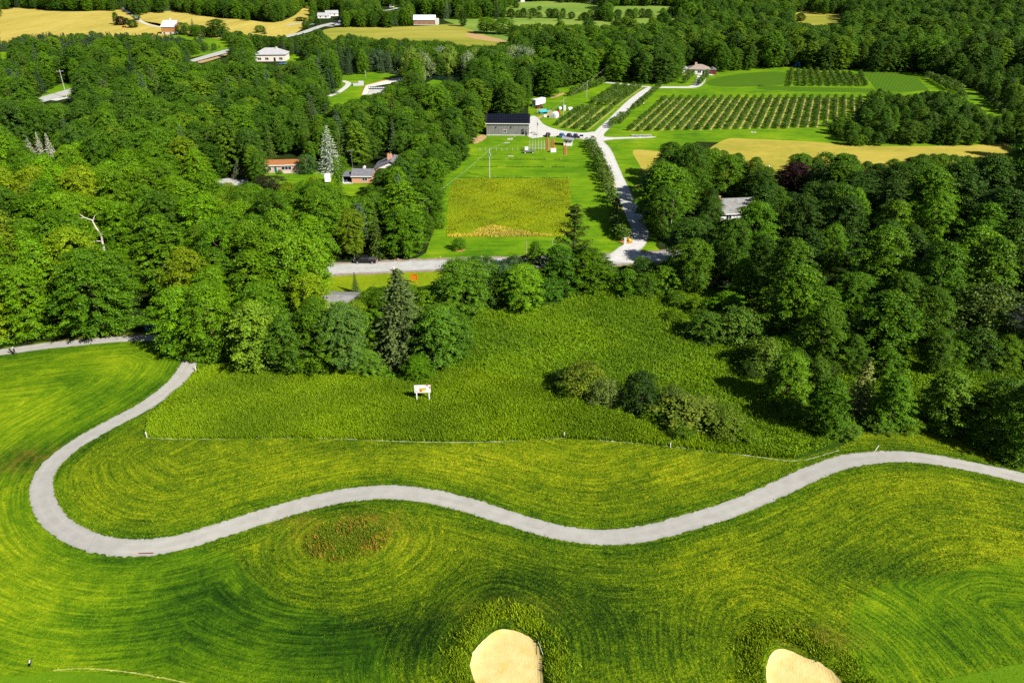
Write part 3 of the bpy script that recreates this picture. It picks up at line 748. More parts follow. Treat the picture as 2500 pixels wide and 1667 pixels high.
M_HEAD = plain('head_lamp', (.8, .8, .78), .2, .5)
M_SKIN = plain('skin', (.45, .27, .19), .6, .3)
M_CLOTH = plain('navy_cloth', (.016, .018, .03), .9, .1)
M_CLOTH2 = plain('dark_trousers', (.02, .018, .02), .9, .1)
M_GREENP = plain('green_patina', (.10, .28, .22), .7, .2)

# ---------------------------------------------------------------- buildings
def window(mb_parent, x, z, w, h, y=0, axis='y', frame=M_WHITE, mull=1):
    """frame + pane on the front wall (y) or side wall (x) of a house"""
    f = MB(); g = MB(); t = .10
    def bx(m, a, b, za, zb, d0, d1, mat):
        if axis == 'y': m.box(a, y + d0, za, b, y + d1, zb, mat)
        else: m.box(y - d1, a, za, y - d0, b, zb, mat)
    bx(f, x - w / 2 - t, x + w / 2 + t, z + h, z + h + t, -.09, .05, frame); bx(f, x - w / 2 - t, x + w / 2 + t, z - t, z, -.09, .05, frame)
    bx(f, x - w / 2 - t, x - w / 2, z, z + h, -.09, .05, frame); bx(f, x + w / 2, x + w / 2 + t, z, z + h, -.09, .05, frame)
    for k in range(1, mull + 1):
        if mull: bx(f, x - w / 2 + w * k / (mull + 1) - .05, x - w / 2 + w * k / (mull + 1) + .05, z, z + h, -.08, .04, frame)
    o = f.build('window', mb_parent)
    bx(g, x - w / 2, x + w / 2, z, z + h, -.04, .03, M_GLASS)
    g.build('pane', o)
    return o
def door(parent, x, w, h, mat, y=0, z=.1):
    o = MB().box(x - w / 2, y - .05, z, x + w / 2, y + .05, z + h, mat).box(x - w / 2 - .1, y - .07, z, x - w / 2, y + .05, z + h + .1, M_WHITE).box(x + w / 2, y - .07, z, x + w / 2 + .1, y + .05, z + h + .1, M_WHITE) \
        .box(x - w / 2, y - .07, z + h, x + w / 2, y + .05, z + h + .1, M_WHITE).build('door', parent)
    MB().box(x + w * .3, y - .1, z + h * .45, x + w * .38, y - .05, z + h * .55, M_GREYMET).build('handle', o)
    return o
def gable(name, label, px, py, W, D, wh, rh, yaw=0, wall=M_WHITE, roof=M_SHGREY, over=.4, wins=(), doors=(), found=None, group=None, trim=M_WHITE, cat='house', ridge='x', at=None):
    """house whose front wall centre stands at a photo pixel; ridge along the front (x) or away from it (y)"""
    p = at or gp(px, py)
    t = thing(name, label, cat, p, yaw, group)
    z0 = 0
    if found: MB().box(-W / 2 - .05, -.05, -.3, W / 2 + .05, D + .05, found[0], found[1]).build('foundation', t); z0 = found[0]
    w = MB()
    if ridge == 'x':
        w.prism([(0, z0 - (.3 if not found else 0)), (D, z0 - (.3 if not found else 0)), (D, wh), (D / 2, wh + rh - .05), (0, wh)], 'x', -W / 2, W / 2, wall)
    else:
        w.prism([(-W / 2, z0 - .3), (W / 2, z0 - .3), (W / 2, wh), (0, wh + rh - .05), (-W / 2, wh)], 'y', 0, D, wall)
    w.build('wall', t)
    r = MB(); th = .16
    if ridge == 'x':
        sl = rh / (D / 2); e = over
        r.prism([(-e, wh - sl * e), (D / 2, wh + rh), (D + e, wh - sl * e), (D + e, wh - sl * e + th), (D / 2, wh + rh + th), (-e, wh - sl * e + th)], 'x', -W / 2 - over, W / 2 + over, roof)
    else:
        sl = rh / (W / 2); e = over
        r.prism([(-W / 2 - e, wh - sl * e), (0, wh + rh), (W / 2 + e, wh - sl * e), (W / 2 + e, wh - sl * e + th), (0, wh + rh + th), (-W / 2 - e, wh - sl * e + th)], 'y', -over, D + over, roof)
    ro = r.build('roof', t)
    if trim and ridge == 'x':
        MB().box(-W / 2 - over, -over - .12, wh - sl * over - .06, W / 2 + over, -over - .005, wh - sl * over + th + .05, trim).build('fascia', ro)
    for a in wins: window(t, *a[:4], y=a[4] if len(a) > 4 else 0, mull=a[5] if len(a) > 5 else 1)
    for a in doors: door(t, *a)
    return t
def hip(name, label, px, py, W, D, wh, rh, yaw=0, wall=M_WHITE, roof=M_SHLITE, over=.5, wins=(), doors=(), cat='house', group=None):
    t = thing(name, label, cat, gp(px, py), yaw, group)
    MB().box(-W / 2, 0, -.3, W / 2, D, wh, wall).build('wall', t)
    o = over; a = D / 2
    vs = [(-W / 2 - o, -o, wh), (W / 2 + o, -o, wh), (W / 2 + o, D + o, wh), (-W / 2 - o, D + o, wh), (-W / 2 + a, D / 2, wh + rh), (W / 2 - a, D / 2, wh + rh)]
    vs += [(x, y, wh + .02 - .15) for x, y, z in vs[:4]]
    MB().add(vs, [(0, 1, 5, 4), (1, 2, 5), (2, 3, 4, 5), (3, 0, 4), (6, 7, 1, 0), (7, 8, 2, 1), (8, 9, 3, 2), (9, 6, 0, 3), (9, 8, 7, 6)], roof).build('roof', t)
    for q in wins: window(t, *q[:4], y=q[4] if len(q) > 4 else 0, mull=q[5] if len(q) > 5 else 1)
    for q in doors: door(t, *q)
    return t

# grey barn under a solar roof
b = gable('barn', 'long grey barn whose dark roof is covered in solar panels', 1239.5, 331.5, 18.0, 11, 5.2, 2.7, R_(-1.5), M_GREYSIDE, M_SHDARK, .45, wins=[(-1.2, 1.3, 1.25, 1.15, 0, 1)], found=(.45, M_CONC), cat='barn')
sp = MB()
sl = math.atan2(2.7, 5.5)
for i in range(14):
    for j in range(3):
        x = -8.75 + i * 1.26; y0 = -.1 + j * 1.85
        sp.add([(x + dx * 1.22, (y0 + dy * 1.80), 5.2 + (y0 + dy * 1.80) * 2.7 / 5.5 + .165 + dz) for dz in (.02, .06) for dx, dy in ((0, 0), (1, 0), (1, 1), (0, 1))],
               [(3, 2, 1, 0), (4, 5, 6, 7), (0, 1, 5, 4), (1, 2, 6, 5), (2, 3, 7, 6), (3, 0, 4, 7)], M_SOLAR)
sp.build('solar_panel_array', b)
MB().box(5.8, -.06, .45, 6.7, .05, 2.6, M_DARK).build('door', b)
for (x, z) in ((-4.7, 3.9), (1.6, 3.9)):
    MB().box(x - .12, -.5, z, x + .12, 0, z + .12, M_GREYMET).prism([(x - .2, z - .25), (x + .2, z - .25), (x + .07, z), (x - .07, z)], 'y', -.55, -.25, M_BLACK).build('wall_lamp', b)
MB().tube([(6.9, -.08, .4), (6.9, -.08, 3.0)], .07, M_GREYMET).box(6.75, -.16, 1.2, 7.05, 0, 1.7, M_BLACK).build('meter_box', b)
# brick bungalow
b = gable('bungalow', 'low pinkish brick bungalow with a rust orange roof and green door', 697, 421.5, 13.6, 6.2, 2.75, 1.05, R_(6), M_BRICK, M_SHORANGE, .35,
          wins=[(-5.35, .9, 1.1, 1.2, 0, 0), (.55, 1.05, 3.4, 1.05, 0, 2)], doors=[(-3.3, .95, 2.05, M_GREENDOOR)], found=(.1, M_CONC))
MB().box(-.6, -1.2, 0, 5.6, -.05, .1, M_CONC).box(-.6, -1.2, .7, 5.6, -1.12, .78, M_WHITE).build('patio', b)
# brick house with garage
p = gp(884.5, 447.5)
b = gable('brick_house', 'orange brick house with grey roofs, white gable and garage wing', 0, 0, 6.9, 7.2, 2.45, 1.5, R_(-1), M_REDBRICK, M_SHGREY, .35, at=p, wins=[(1.0, .9, 1.6, .9, 0, 1)])
w = MB().prism([(3.2, -.3), (14.5, -.3), (14.5, 3.0), (8.85, 5.4), (3.2, 3.0)], 'y', 8.2, 17, M_REDBRICK); w.build('wall', b)
MB().prism([(3.3, 3.02), (14.4, 3.02), (8.85, 5.3)], 'y', 8.1, 8.19, M_WHITE).build('gable_face', b)
r = MB().prism([(2.6, 2.75), (8.85, 5.45), (15.1, 2.75), (15.1, 2.92), (8.85, 5.62), (2.6, 2.92)], 'y', 7.5, 17.5, M_SHGREY).build('roof', b)
MB().box(7.2, 11.6, 4.6, 8.8, 12.6, 6.9, M_REDBRICK).box(7.35, 11.8, 6.9, 7.75, 12.3, 7.3, M_REDBRICK).box(8.2, 11.8, 6.9, 8.6, 12.3, 7.3, M_REDBRICK).build('chimney', r)
MB().box(-.35, 5.0, 3.1, .45, 5.8, 4.2, M_WHITE).prism([(-.5, 4.2), (.6, 4.2), (.05, 4.6)], 'y', 4.9, 5.9, M_WHITE).build('roof_vent', r)
window(b, 6.2, 1.0, 1.6, 1.2, y=8.2); window(b, 11.2, 1.0, 1.6, 1.2, y=8.2)
MB().tube([(-3.6, .3, 0), (-3.6, .3, 2.3)], .09, M_WHITE).tube([(-6.6, .3, 0), (-6.6, .3, 2.3)], .09, M_WHITE).box(-6.9, 0, 2.3, -3.5, 6.5, 2.45, M_SHGREY).build('carport', b)
# white house with hip roofs
b = hip('white_house', 'large white house under a wide pale grey hip roof', 660, 150.5, 21, 13, 4.4, 3.6, R_(4), M_CREAM, M_SHLITE, .7, wins=[(-7, 1, 2.4, 1.5), (-2.0, 1, 2.2, 1.5), (7.3, 1, 2.2, 1.5)], doors=[(3.1, 1.4, 2.4, M_DARK)])
MB().box(3.5, 5.0, 5.5, 4.7, 6.0, 8.6, M_STONE).build('chimney', b)
# far barns
b = gable('red_barn', 'brown wooden barn on a white base with pale metal roof in the tan field', 412.5, 84, 12.4, 13, 6.0, 4.4, R_(-6), M_BARNWOOD, M_METALROOF, .4, found=(1.7, M_STONE), cat='barn')
MB().box(-.5, 6.0, 10.0, .5, 7.0, 11.6, M_WHITE).prism([(-.7, 11.6), (.7, 11.6), (0, 12.2)], 'y', 5.8, 7.2, M_WHITE).build('cupola', b)
window(b, 4.2, 7.2, .9, .9, y=6.2 + .02, axis='x')
for x in (-4.8, 1): MB().box(x, -.1, .3, x + 1.6, 0, 1.4, M_DARK).build('base_window', b)
b = gable('bank_barn', 'long weathered board barn with pale ridged roof beside green pasture', 1036, 61.5, 20.6, 12, 4.6, 3.6, 0, M_OLDWOOD, M_METALROOF, .3, found=(.5, M_STONE), cat='barn')
MB().box(10.31, -.4, 0, 13.2, 11, 5.0, M_STONE).build('silo_wall', b)
# houses far off
far = [(811, 40, 13, 3, M_WHITE, M_SHLITE, 'white farmhouse beside the far road, the upper of two', 14), (790, 45.5, 12, 2.8, M_WHITE, M_SHLITE, 'white bungalow beside the far road, the lower of two', 2),
       (339, 14, 11, 3, M_WHITE, M_SHGREY, 'small white house in dark trees behind the spruce row', -5), (387, 18.5, 15, 3, M_CREAM, M_MAROON, 'long low pale house behind the blue spruce row', 0),
       (1231, 9.5, 9, 3, M_GREYSIDE, M_SHLITE, 'small grey house at the top edge beside willows', 0), (1260, 6, 22, 3.5, M_WHITE, M_METALROOF, 'long white shed at the very top of the pasture', 0),
       (1648, 15, 14, 3, M_BRICK, M_SHORANGE, 'brick house among far trees above the green field', 8), (1455, 6, 16, 3, M_WHITE, M_SHLITE, 'white house glimpsed above the far tan pasture', 0),
       (1578, 8, 30, 3, M_CREAM, M_STRIP, 'long tan roofed barn among the far trees', 0)]
for (px, py, W, wh, wl, rf, lb, yw) in far:
    gable('farmhouse', lb, px, py, W, 8, wh, 2.2, R_(yw), wl, rf, .4, wins=[(-W * .25, .9, 1.4, 1.2), (W * .2, .9, 1.6, 1.2)], group='houses far off among trees')
# house at the end of the drive
b = hip('country_house', 'white house with brown hip roof and brick chimney at the drive end', 1706, 182, 12.5, 9, 3.0, 2.3, R_(-8), M_WHITE, shingle('brown_shingle', (.20, .16, .13), (.32, .27, .22)), .6, wins=[(-3.5, .9, 1.8, 1.2), (.2, .9, 2, 1.2)], doors=[(2.6, 1.1, 2.1, M_DARK)])
MB().box(-2.6, 3.6, 3.6, -1.3, 4.6, 6.4, M_BRICK).build('chimney', b)
MB().box(6.26, 1, -.2, 10.5, 7, 2.5, M_MAROON).prism([(6.2, 2.5), (10.7, 2.5), (8.4, 3.8)], 'y', .7, 7.3, M_SHGREY).build('garage', b)
MB().box(-10.2, 1.2, -.2, -6.3, 6.5, 2.6, M_WHITE).prism([(-10.5, 2.6), (-6.1, 2.6), (-8.3, 3.9)], 'y', .9, 6.8, M_SHLITE).build('annex', b)
# houses half hidden by trees
b = gable('cottage', 'grey roofed white cottage hidden deep among the trees right of the drive', 1803, 541, 11.5, 9, 2.8, 2.9, R_(7), M_WHITE, M_SHOLD, .5, wins=[(-3.2, .9, 1.5, 1.2), (1.5, .9, 1.8, 1.2)])
MB().box(-5.4, 4.2, 4.6, -4.7, 4.9, 6.6, M_REDBRICK).build('chimney', b)
gable('shed', 'old shed under a pale mossy roof in the trees left of the meadow', 824, 772, 7.2, 7.5, 2.4, 1.0, R_(-4), M_OLDWOOD, M_SHOLD, .35, cat='shed')
b = gable('black_roofed_house', 'house with a big black shingle roof at the right edge', 2540, 842, 12, 9, 3.0, 2.6, R_(-24), M_CREAM, M_SHDARK, .6, wins=[(-3, 1, 1.6, 1.2)])
# small white stand with a skillion roof
p = gp(1386, 357)
t = thing('farm_stand', 'small white farm stand with an overhanging skillion roof on the lawn', 'hut', p, R_(-8))
MB().prism([(-1.7, 0), (1.7, 0), (1.7, 2.5), (-1.7, 2.9)], 'y', 0, 2.6, M_WHITE).build('wall', t)
MB().prism([(-2.5, 3.05), (2.4, 2.45), (2.4, 2.6), (-2.5, 3.2)], 'y', -.8, 3.0, M_SILVER).build('roof', t)
window(t, -.6, 1.2, .7, .8, mull=0)
# ---------------------------------------------------------------- farm yard clutter
def vault(name, label, px, py, w, l, hh, yaw, mat, group=None, ends=M_WHITE, cat='tent'):
    t = thing(name, label, cat, gp(px, py), yaw, group)
    n = 9; arc = [(w / 2 * math.cos(math.pi * k / n), hh * (.42 if k in (0, n) else .42 + .58 * math.sin(math.pi * k / n))) for k in range(n + 1)]
    pts = [(w / 2, 0)] + arc + [(-w / 2, 0)]
    MB().prism(pts, 'y', 0, l, mat).build('cover', t)
    MB().box(-w * .25, -.04, 0, w * .25, 0, hh * .62, plain('tent_flap', (.55, .55, .54), .8)).build('door_flap', t)
    return t
vault('storage_tent', 'white arched storage tent beside the red machine in the farm yard', 1349, 289, 3.4, 4.0, 2.5, R_(-24), M_WHITE)
def tank(label, px, py, yaw, sz=1.0, mat=M_WHITE):
    t = thing('water_tank', label, 'tank', gp(px, py), yaw, 'white tanks on the farm lawn')
    MB().tube([(-1.0 * sz, 0, .85 * sz), (-.9 * sz, 0, .85 * sz), (.9 * sz, 0, .85 * sz), (1.0 * sz, 0, .85 * sz)], [.5 * sz, .7 * sz, .7 * sz, .5 * sz], mat, 12).build('tank', t)
    MB().box(-.8 * sz, -.6 * sz, 0, -.5 * sz, .6 * sz, .3 * sz, M_GREYMET).box(.5 * sz, -.6 * sz, 0, .8 * sz, .6 * sz, .3 * sz, M_GREYMET).build('cradle', t)
tank('white round tank on the lawn, the left one behind the tent', 1368, 270, R_(35), 1.15)
tank('white round tank on the lawn, apart to the right of the pole', 1391, 271, R_(30), 1.15)
t = thing('portable_toilet', 'white upright cabin standing behind the pole on the farm lawn', 'cabin', gp(1378, 271))
MB().box(-.65, 0, 0, .65, 1.3, 2.6, M_WHITE).build('body', t, .04); MB().box(-.45, -.05, .1, .45, -.005, 2.2, M_CREAM).build('door', t); MB().box(-.7, -.05, 2.6, .7, 1.35, 2.72, M_SILVER).build('roof', t)
t = thing('white_crate', 'small white box on a pallet left of the storage tent', 'crate', gp(1331, 287))
MB().box(-.7, -.5, .15, .7, .5, 1.2, M_WHITE).build('box', t, .04); MB().box(-.75, -.55, 0, .75, .55, .14, M_WOOD).build('pallet', t)
def wheel_on(parent, x, y, r, w, rim=M_RIM2):
    o = MB().tube([(x - 0, y - w / 2, r), (x, y - w / 2 + .03, r), (x, y + w / 2 - .03, r), (x, y + w / 2, r)], [r * .86, r, r, r * .86], M_TYRE, 16).build('wheel', parent)
    MB().disc((x, y - math.copysign(0, y) + math.copysign(w / 2, y), r), r * .58, 'y', .03, rim, 12).build('rim', o)
    return o
# red seeder / machine, box trailer, red tractor, turquoise wagon
t = thing('farm_machine', 'red farm machine with white canopy parked behind the white tent', 'machine', gp(1359, 285), R_(-20))
MB().box(-1.1, .2, .7, 1.3, 1.8, 1.7, M_RED).prism([(-1.1, 1.7), (1.3, 1.7), (1.0, 2.3), (-.4, 2.3)], 'y', .3, 1.7, M_RED).build('body', t, .05); MB().box(-1.7, .3, .5, -1.1, 1.7, 1.5, M_WHITE).build('hopper', t, .05)
for x, y in ((-.7, .1), (.9, .1), (-.7, 1.9), (.9, 1.9)): wheel_on(t, x, y, .45, .25)
t = thing('box_trailer', 'long white box trailer parked under trees behind the barn', 'trailer', gp(1303, 262), R_(52))
MB().box(0, -1.25, .9, 8.2, 1.25, 3.6, M_WHITE).build('box', t, .06); MB().box(-1.4, -.2, .6, 0, .2, .8, M_GREYMET).build('drawbar', t); MB().box(-.02, -1.0, 1.1, 0, 1.0, 3.3, M_SILVER).build('rear_door', t)
for x in (4.6, 5.6):
    for y in (-1.1, 1.1): wheel_on(t, x, y, .45, .28)
def tractor(label, px, py, yaw, mat, sc=1.0, group=None):
    t = thing('tractor', label, 'tractor', gp(px, py), yaw, group)
    MB().box(.2, -.4, .7, 2.0, .4, 1.45, mat).box(-.9, -.5, .6, .3, .5, 1.0, M_BLACK).build('body', t, .05)
    MB().box(-.8, -.35, 1.0, -.3, .35, 1.35, M_BLACK).box(-.85, -.35, 1.35, -.72, .35, 1.8, M_BLACK).build('seat', t)
    MB().tube([(-.95, -.5, 1), (-.95, -.5, 2.3), (-.95, .5, 2.3), (-.95, .5, 1)], .05, M_BLACK).build('roll_bar', t)
    MB().tube([(1.2, .2, 1.4), (1.2, .2, 2.1)], .05, M_BLACK).build('exhaust', t)
    for x, y, r in ((-.7, -.75, .75), (-.7, .75, .75), (1.6, -.6, .45), (1.6, .6, .45)): wheel_on(t, x, y, r, .35, mat)
    return t
tractor('red tractor parked beside the long white trailer', 1315, 265, R_(10), M_MAROON)
tractor('orange red tractor parked on grass among trees in the tan field', 303, 68, R_(0), M_RED)
t = thing('hay_wagon', 'turquoise open farm wagon with railings on the yard grass', 'wagon', gp(1328, 277), R_(18))
MB().box(-2.1, -1.0, .75, 2.1, 1.0, .9, M_CYAN).box(-2.1, -1.0, .9, 2.1, -.92, 1.6, M_CYAN).box(-2.1, .92, .9, 2.1, 1.0, 1.6, M_CYAN).box(2.02, -.92, .9, 2.1, .92, 1.9, M_CYAN).build('bed', t)
for x in (-1.9, -.9, 0, .9, 1.9): MB().box(x - .05, .93, 1.6, x + .05, .99, 2.0, M_WOOD).build('post', t)
for x, y in ((-1.4, -1), (1.4, -1), (-1.4, 1), (1.4, 1)): wheel_on(t, x, y, .42, .22, M_CYAN)
t = thing('loading_ramp', 'dark flatbed cart with white front beside the turquoise wagon', 'cart', gp(1316, 278), R_(5))
MB().box(-.9, -.7, .5, .9, .7, .7, M_BLACK).build('deck', t); MB().box(-1.0, -.7, .3, -.9, .7, 1.6, M_WHITE).build('front_board', t)
for x, y in ((-.5, -.75), (.6, -.75), (-.5, .75), (.6, .75)): wheel_on(t, x, y, .35, .2)
# silver boat-like trailer with white container on the lawn
t = thing('flat_trailer', 'dark grey low trailer with white wheels on the lawn below the barn', 'trailer', gp(1292, 374), R_(2))
MB().prism([(-2.1, .45), (2.2, .6), (2.1, .95), (-2.3, 1.0), (-2.5, .7)], 'y', -.7, .7, M_GREYMET).build('body', t, .06)
for x, y in ((-1.6, -.75), (1.4, -.75), (-1.6, .75), (1.4, .75)): wheel_on(t, x, y, .36, .2, M_WHITE)
t = thing('water_tote', 'white plastic tank standing behind the low grey trailer', 'tank', gp(1285, 370.5)); MB().box(-.75, 0, .15, .75, 1.2, 1.7, M_WHITE).build('tank', t, .1); MB().disc((0, .6, 1.75), .22, 'z', .12, M_SILVER).build('cap', t)
MB().box(-.8, -.05, 0, .8, 1.25, .14, M_GREYMET).build('pallet', t)
t = thing('white_crate', 'wide white bin at the foot of the two orange mulched beds', 'bin', gp(1351, 372.5), R_(8)); MB().box(-1.1, 0, 0, 1.1, 1.0, 1.35, M_WHITE).build('box', t, .04); MB().box(-1.15, -.05, 1.35, 1.15, 1.05, 1.45, M_CREAM).build('lid', t)
# trellis frames
for k in range(6):
    x = 1293.5 + k * 7.1
    t = thing('trellis_frame', 'bare pale trellis frame, number %s from the left of the row behind the grey trailer' % ['one', 'two', 'three', 'four', 'five', 'six'][k], 'trellis', gp(x, 369), 0, 'trellis frames on the barn lawn')
    m = MB(); hh = 3.6
    for y in (0, 3.5): m.box(-.05, y - .05, 0, .05, y + .05, hh, M_PALEPOLE)
    m.build('post', t)
    MB().box(-.04, .05, hh - .15, .04, 3.45, hh - .05, M_PALEPOLE).box(-.6, -.04, 2.2, .6, .04, 2.28, M_PALEPOLE).box(-.6, -.04, 1.2, .6, .04, 1.28, M_PALEPOLE).build('rail', t)
# mulched beds with vines on poles
for (px, py0, py1, lb) in [(1337.5, 368, 340, 'left of the two orange mulched beds behind the white bin'), (1351.5, 364, 342, 'right of the two orange mulched beds behind the white bin'), (1380.5, 379, 355, 'orange mulched bed in front of the white farm stand')]:
    a = gp(px, py0); c = gp(px - .5, py1); L = (c - a).length
    t = thing('planting_bed', lb, 'garden bed', a, math.atan2(c.y - a.y, c.x - a.x) - math.pi / 2, 'orange mulched beds')
    MB().box(-.62, 0, -.05, .62, L, .16, M_MULCH).build('mulch', t)
    for q in np.arange(.5, L, 1.3):
        MB().tube([(0, q, 0), (0.05, q, .8)], .16, M_SHORANGE, 5).build('plant_stake', t)
    MB().tube([(0, L, 0), (0, L, 2.6)], .06, M_PALEPOLE, 6).build('end_post', t)
# wire fence below the barn, one post every few metres
t = thing('wire_fence', 'low wire fence of thin pale posts across the barn lawn', 'fence', gp(1230, 369))
for k in range(11):
    q = gp(1172 + k * 13.2, 368.5) - t.location
    MB().box(q.x - .06, q.y - .06, 0, q.x + .06, q.y + .06, 1.25, M_PALEPOLE).build('post', t)
a = gp(1172, 368.5) - t.location; c = gp(1304, 368.5) - t.location
for z in (.5, 1.1): MB().tube([a + Vector((0, 0, z)), c + Vector((0, 0, z))], .018, M_GREYMET, 4).build('wire', t)
# low vine wires with dark plants
for (x0, x1, y, lb) in [(1168, 1368, 390.5, 'top'), (1158, 1381, 408.5, 'middle'), (1120, 1388, 435.5, 'bottom')]:
    a = gp(x0, y); c = gp(x1, y); n = 60
    t = thing('vine_row', 'low row of dark young plants on the lawn, the %s of three' % {'top': 'upper', 'middle': 'middle', 'bottom': 'lower'}[lb], 'plant row', a, 0, 'young plant rows on the barn lawn')
    L = c.x - a.x; n = 420
    P = np.column_stack([rng.uniform(0, L, n), rng.normal(0, .16, n), np.abs(rng.normal(.18, .14, n))])
    keep = np.sin(P[:, 0] * 1.1) + np.sin(P[:, 0] * .37 + 1) > -.9; P = P[keep]
    V, Fq = leaf_quads(P, rng.normal(size=P.shape) + [0, 0, 1.2], .3)
    o = link('foliage', np_mesh('row_plants', V, [Fq], M_LEAF, fattr={'v': rng.uniform(0, .6, len(P))}), t); o.color = (.03, .08, .006, 1)
    for k in np.linspace(0, L, 7): MB().tube([(k, 0, 0), (k, 0, .9)], .035, M_PALEPOLE, 5).build('stake', t)
# fire pits
for (px, py, lb) in [(1245, 340.5, 'round tan fire pit on the lawn just below the barn'), (1839, 324, 'stone fire ring on the lawn below the orchard')]:
    t = thing('fire_pit', lb, 'fire pit', gp(px, py))
    MB().disc((0, 0, .04), 1.0, 'z', .1, M_DIRT, 18).build('ash_bed', t)
    m = MB()
    for k in range(12): an = k * math.pi / 6; m.box(1.0 * math.cos(an) - .2, 1.0 * math.sin(an) - .16, 0, 1.0 * math.cos(an) + .2, 1.0 * math.sin(an) + .16, .28, M_STONE, rz=an)
    m.build('stone_ring', t, .05)
for (px, py, lb) in [(1237, 350, 'low pile of brown stones below the fire pit'), (1246, 382, 'pale stone slab lying on the lawn above the plant rows')]:
    t = thing('stone_pile', lb, 'stones', gp(px, py)); m = MB()
    for k in range(9): x = -1.0 + k * .25; m.box(x - .16, -.2 - .1 * math.sin(k * 2), 0, x + .16, .2, .14 + .08 * (k % 3), M_STONE, rz=k * .4)
    m.build('stones', t, .04)
# picnic tables
def picnic(label, px, py, yaw):
    t = thing('picnic_table', label, 'table', gp(px, py), yaw, 'picnic tables at the end of the track')
    MB().box(-.95, -.4, .72, .95, .4, .78, M_PALEPOLE).build('table_top', t)
    for y in (-.75, .75): MB().box(-.95, y - .14, .42, .95, y + .14, .47, M_PALEPOLE).build('bench', t)
    for x in (-.65, .65):
        MB().tube([(x, -.8, 0), (x, -.15, .72)], .05, M_WOOD, 5).tube([(x, .8, 0), (x, .15, .72)], .05, M_WOOD, 5).box(x - .04, -.78, .36, x + .04, .78, .42, M_WOOD).build('leg', t)
for k, lb in enumerate(['first picnic table from the left where the gravel spur ends', 'second picnic table from the left where the gravel spur ends', 'third picnic table from the left where the gravel spur ends', 'fourth picnic table from the left where the gravel spur ends', 'rightmost picnic table where the gravel spur ends']):
    picnic(lb, 1547 + k * 9.6, 333.5 + (k % 2) * .8, R_(10 * (k % 3) - 8))
picnic('picnic table beside the barn end on the gravel', 1302, 326, R_(20)); picnic('picnic table on the gravel beside the pole near the barn', 1309, 330, R_(-30))
# ---------------------------------------------------------------- vehicles
def car(label, px, py, yaw, mat, name='parked_car', L=4.5, W=1.8, Hh=1.5, group=None, suv=0.0, cat='car'):
    """x forward"""
    t = thing(name, label, cat, gp(px, py), yaw, group)
    a = L / 2
    lo = [(-a, .35), (-a + .05, .85), (-a + .2, .98), (a - 1.25, .95), (a - .25, .80), (a, .62), (a - .02, .35)]
    MB().prism(lo, 'y', -W / 2, W / 2, mat).build('body', t, .09)
    hi = [(-a + .15 - suv * .05, .97), (-a + .55 - suv * .3, Hh - .03), (-a + .9, Hh), (.35, Hh), (a - 1.35, .96)]
    MB().prism([(x, z - .005) for x, z in hi], 'y', -W / 2 + .14, W / 2 - .14, M_GLASS).build('window', t, .05)
    MB().prism([(-a + .6 - suv * .3, Hh - .02), (-a + .9, Hh + .02), (.35, Hh + .02), (.48, Hh - .06)], 'y', -W / 2 + .16, W / 2 - .16, mat).build('roof', t, .02)
    for s in (-1, 1):
        for x in (-a + .85, a - .85): wheel_on(t, x, s * (W / 2 - .09), .33, .2)
        MB().box(a - .14, s * (W / 2 - .32) - .2, .62, a + .01, s * (W / 2 - .32) + .2, .76, M_HEAD).build('headlight', t)
        MB().box(-a - .015, s * (W / 2 - .22) - .14, .68, -a + .1, s * (W / 2 - .22) + .14, .88, M_TAIL).build('tail_light', t)
    return t
grp = 'cars parked on the gravel by the barn'
car('black car parked alone at the left of the gravel yard', 1338, 333, R_(80), M_BLACK, group=grp)
car('steel blue car on the gravel, left end of the row of four', 1371.5, 334, R_(72), M_STEELB, group=grp)
car('dark navy car with a light bar, second in the row of four', 1389.5, 334.5, R_(74), M_NAVY, group=grp)
car('navy blue car beside the white one in the row of four', 1405, 335.5, R_(78), M_NAVY, group=grp)
car('white sport utility car at the right end of the parked row', 1420, 336.5, R_(84), M_WHITE, group=grp, suv=1, Hh=1.75)
car('red car parked in front of the white house at the drive end', 1683, 184.5, R_(170), M_RED)
car('dark car under the carport roof beside the brick garage', 848, 441, R_(-95), M_NAVY)
car('white van seen far off on the road at the top', 956, 19, R_(20), M_WHITE, name='van', L=6, W=2.2, Hh=2.6, suv=1, cat='van')
car('dark car parked in front of the large white house', 690, 158, R_(5), M_STEELB)
# white camper beside the weeping conifer
t = thing('camper', 'white camper van parked on the grass left of the brick house', 'camper', gp(801, 444), R_(100))
MB().prism([(-2.4, .5), (-2.4, 2.5), (-2.1, 2.7), (1.4, 2.7), (1.8, 1.7), (2.4, 1.3), (2.4, .5)], 'y', -1.0, 1.0, M_WHITE).build('body', t, .12)
MB().prism([(1.43, 2.5), (1.5, 2.55), (1.87, 1.72), (1.8, 1.7)], 'y', -.85, .85, M_GLASS).build('windscreen', t)
for s in (-1, 1):
    MB().box(-1.6, s * 1.0 - .02, 1.6, .6, s * 1.0 + .02, 2.2, M_GLASS).build('window', t)
    for x in (-1.5, 1.6): wheel_on(t, x, s * .92, .36, .22)
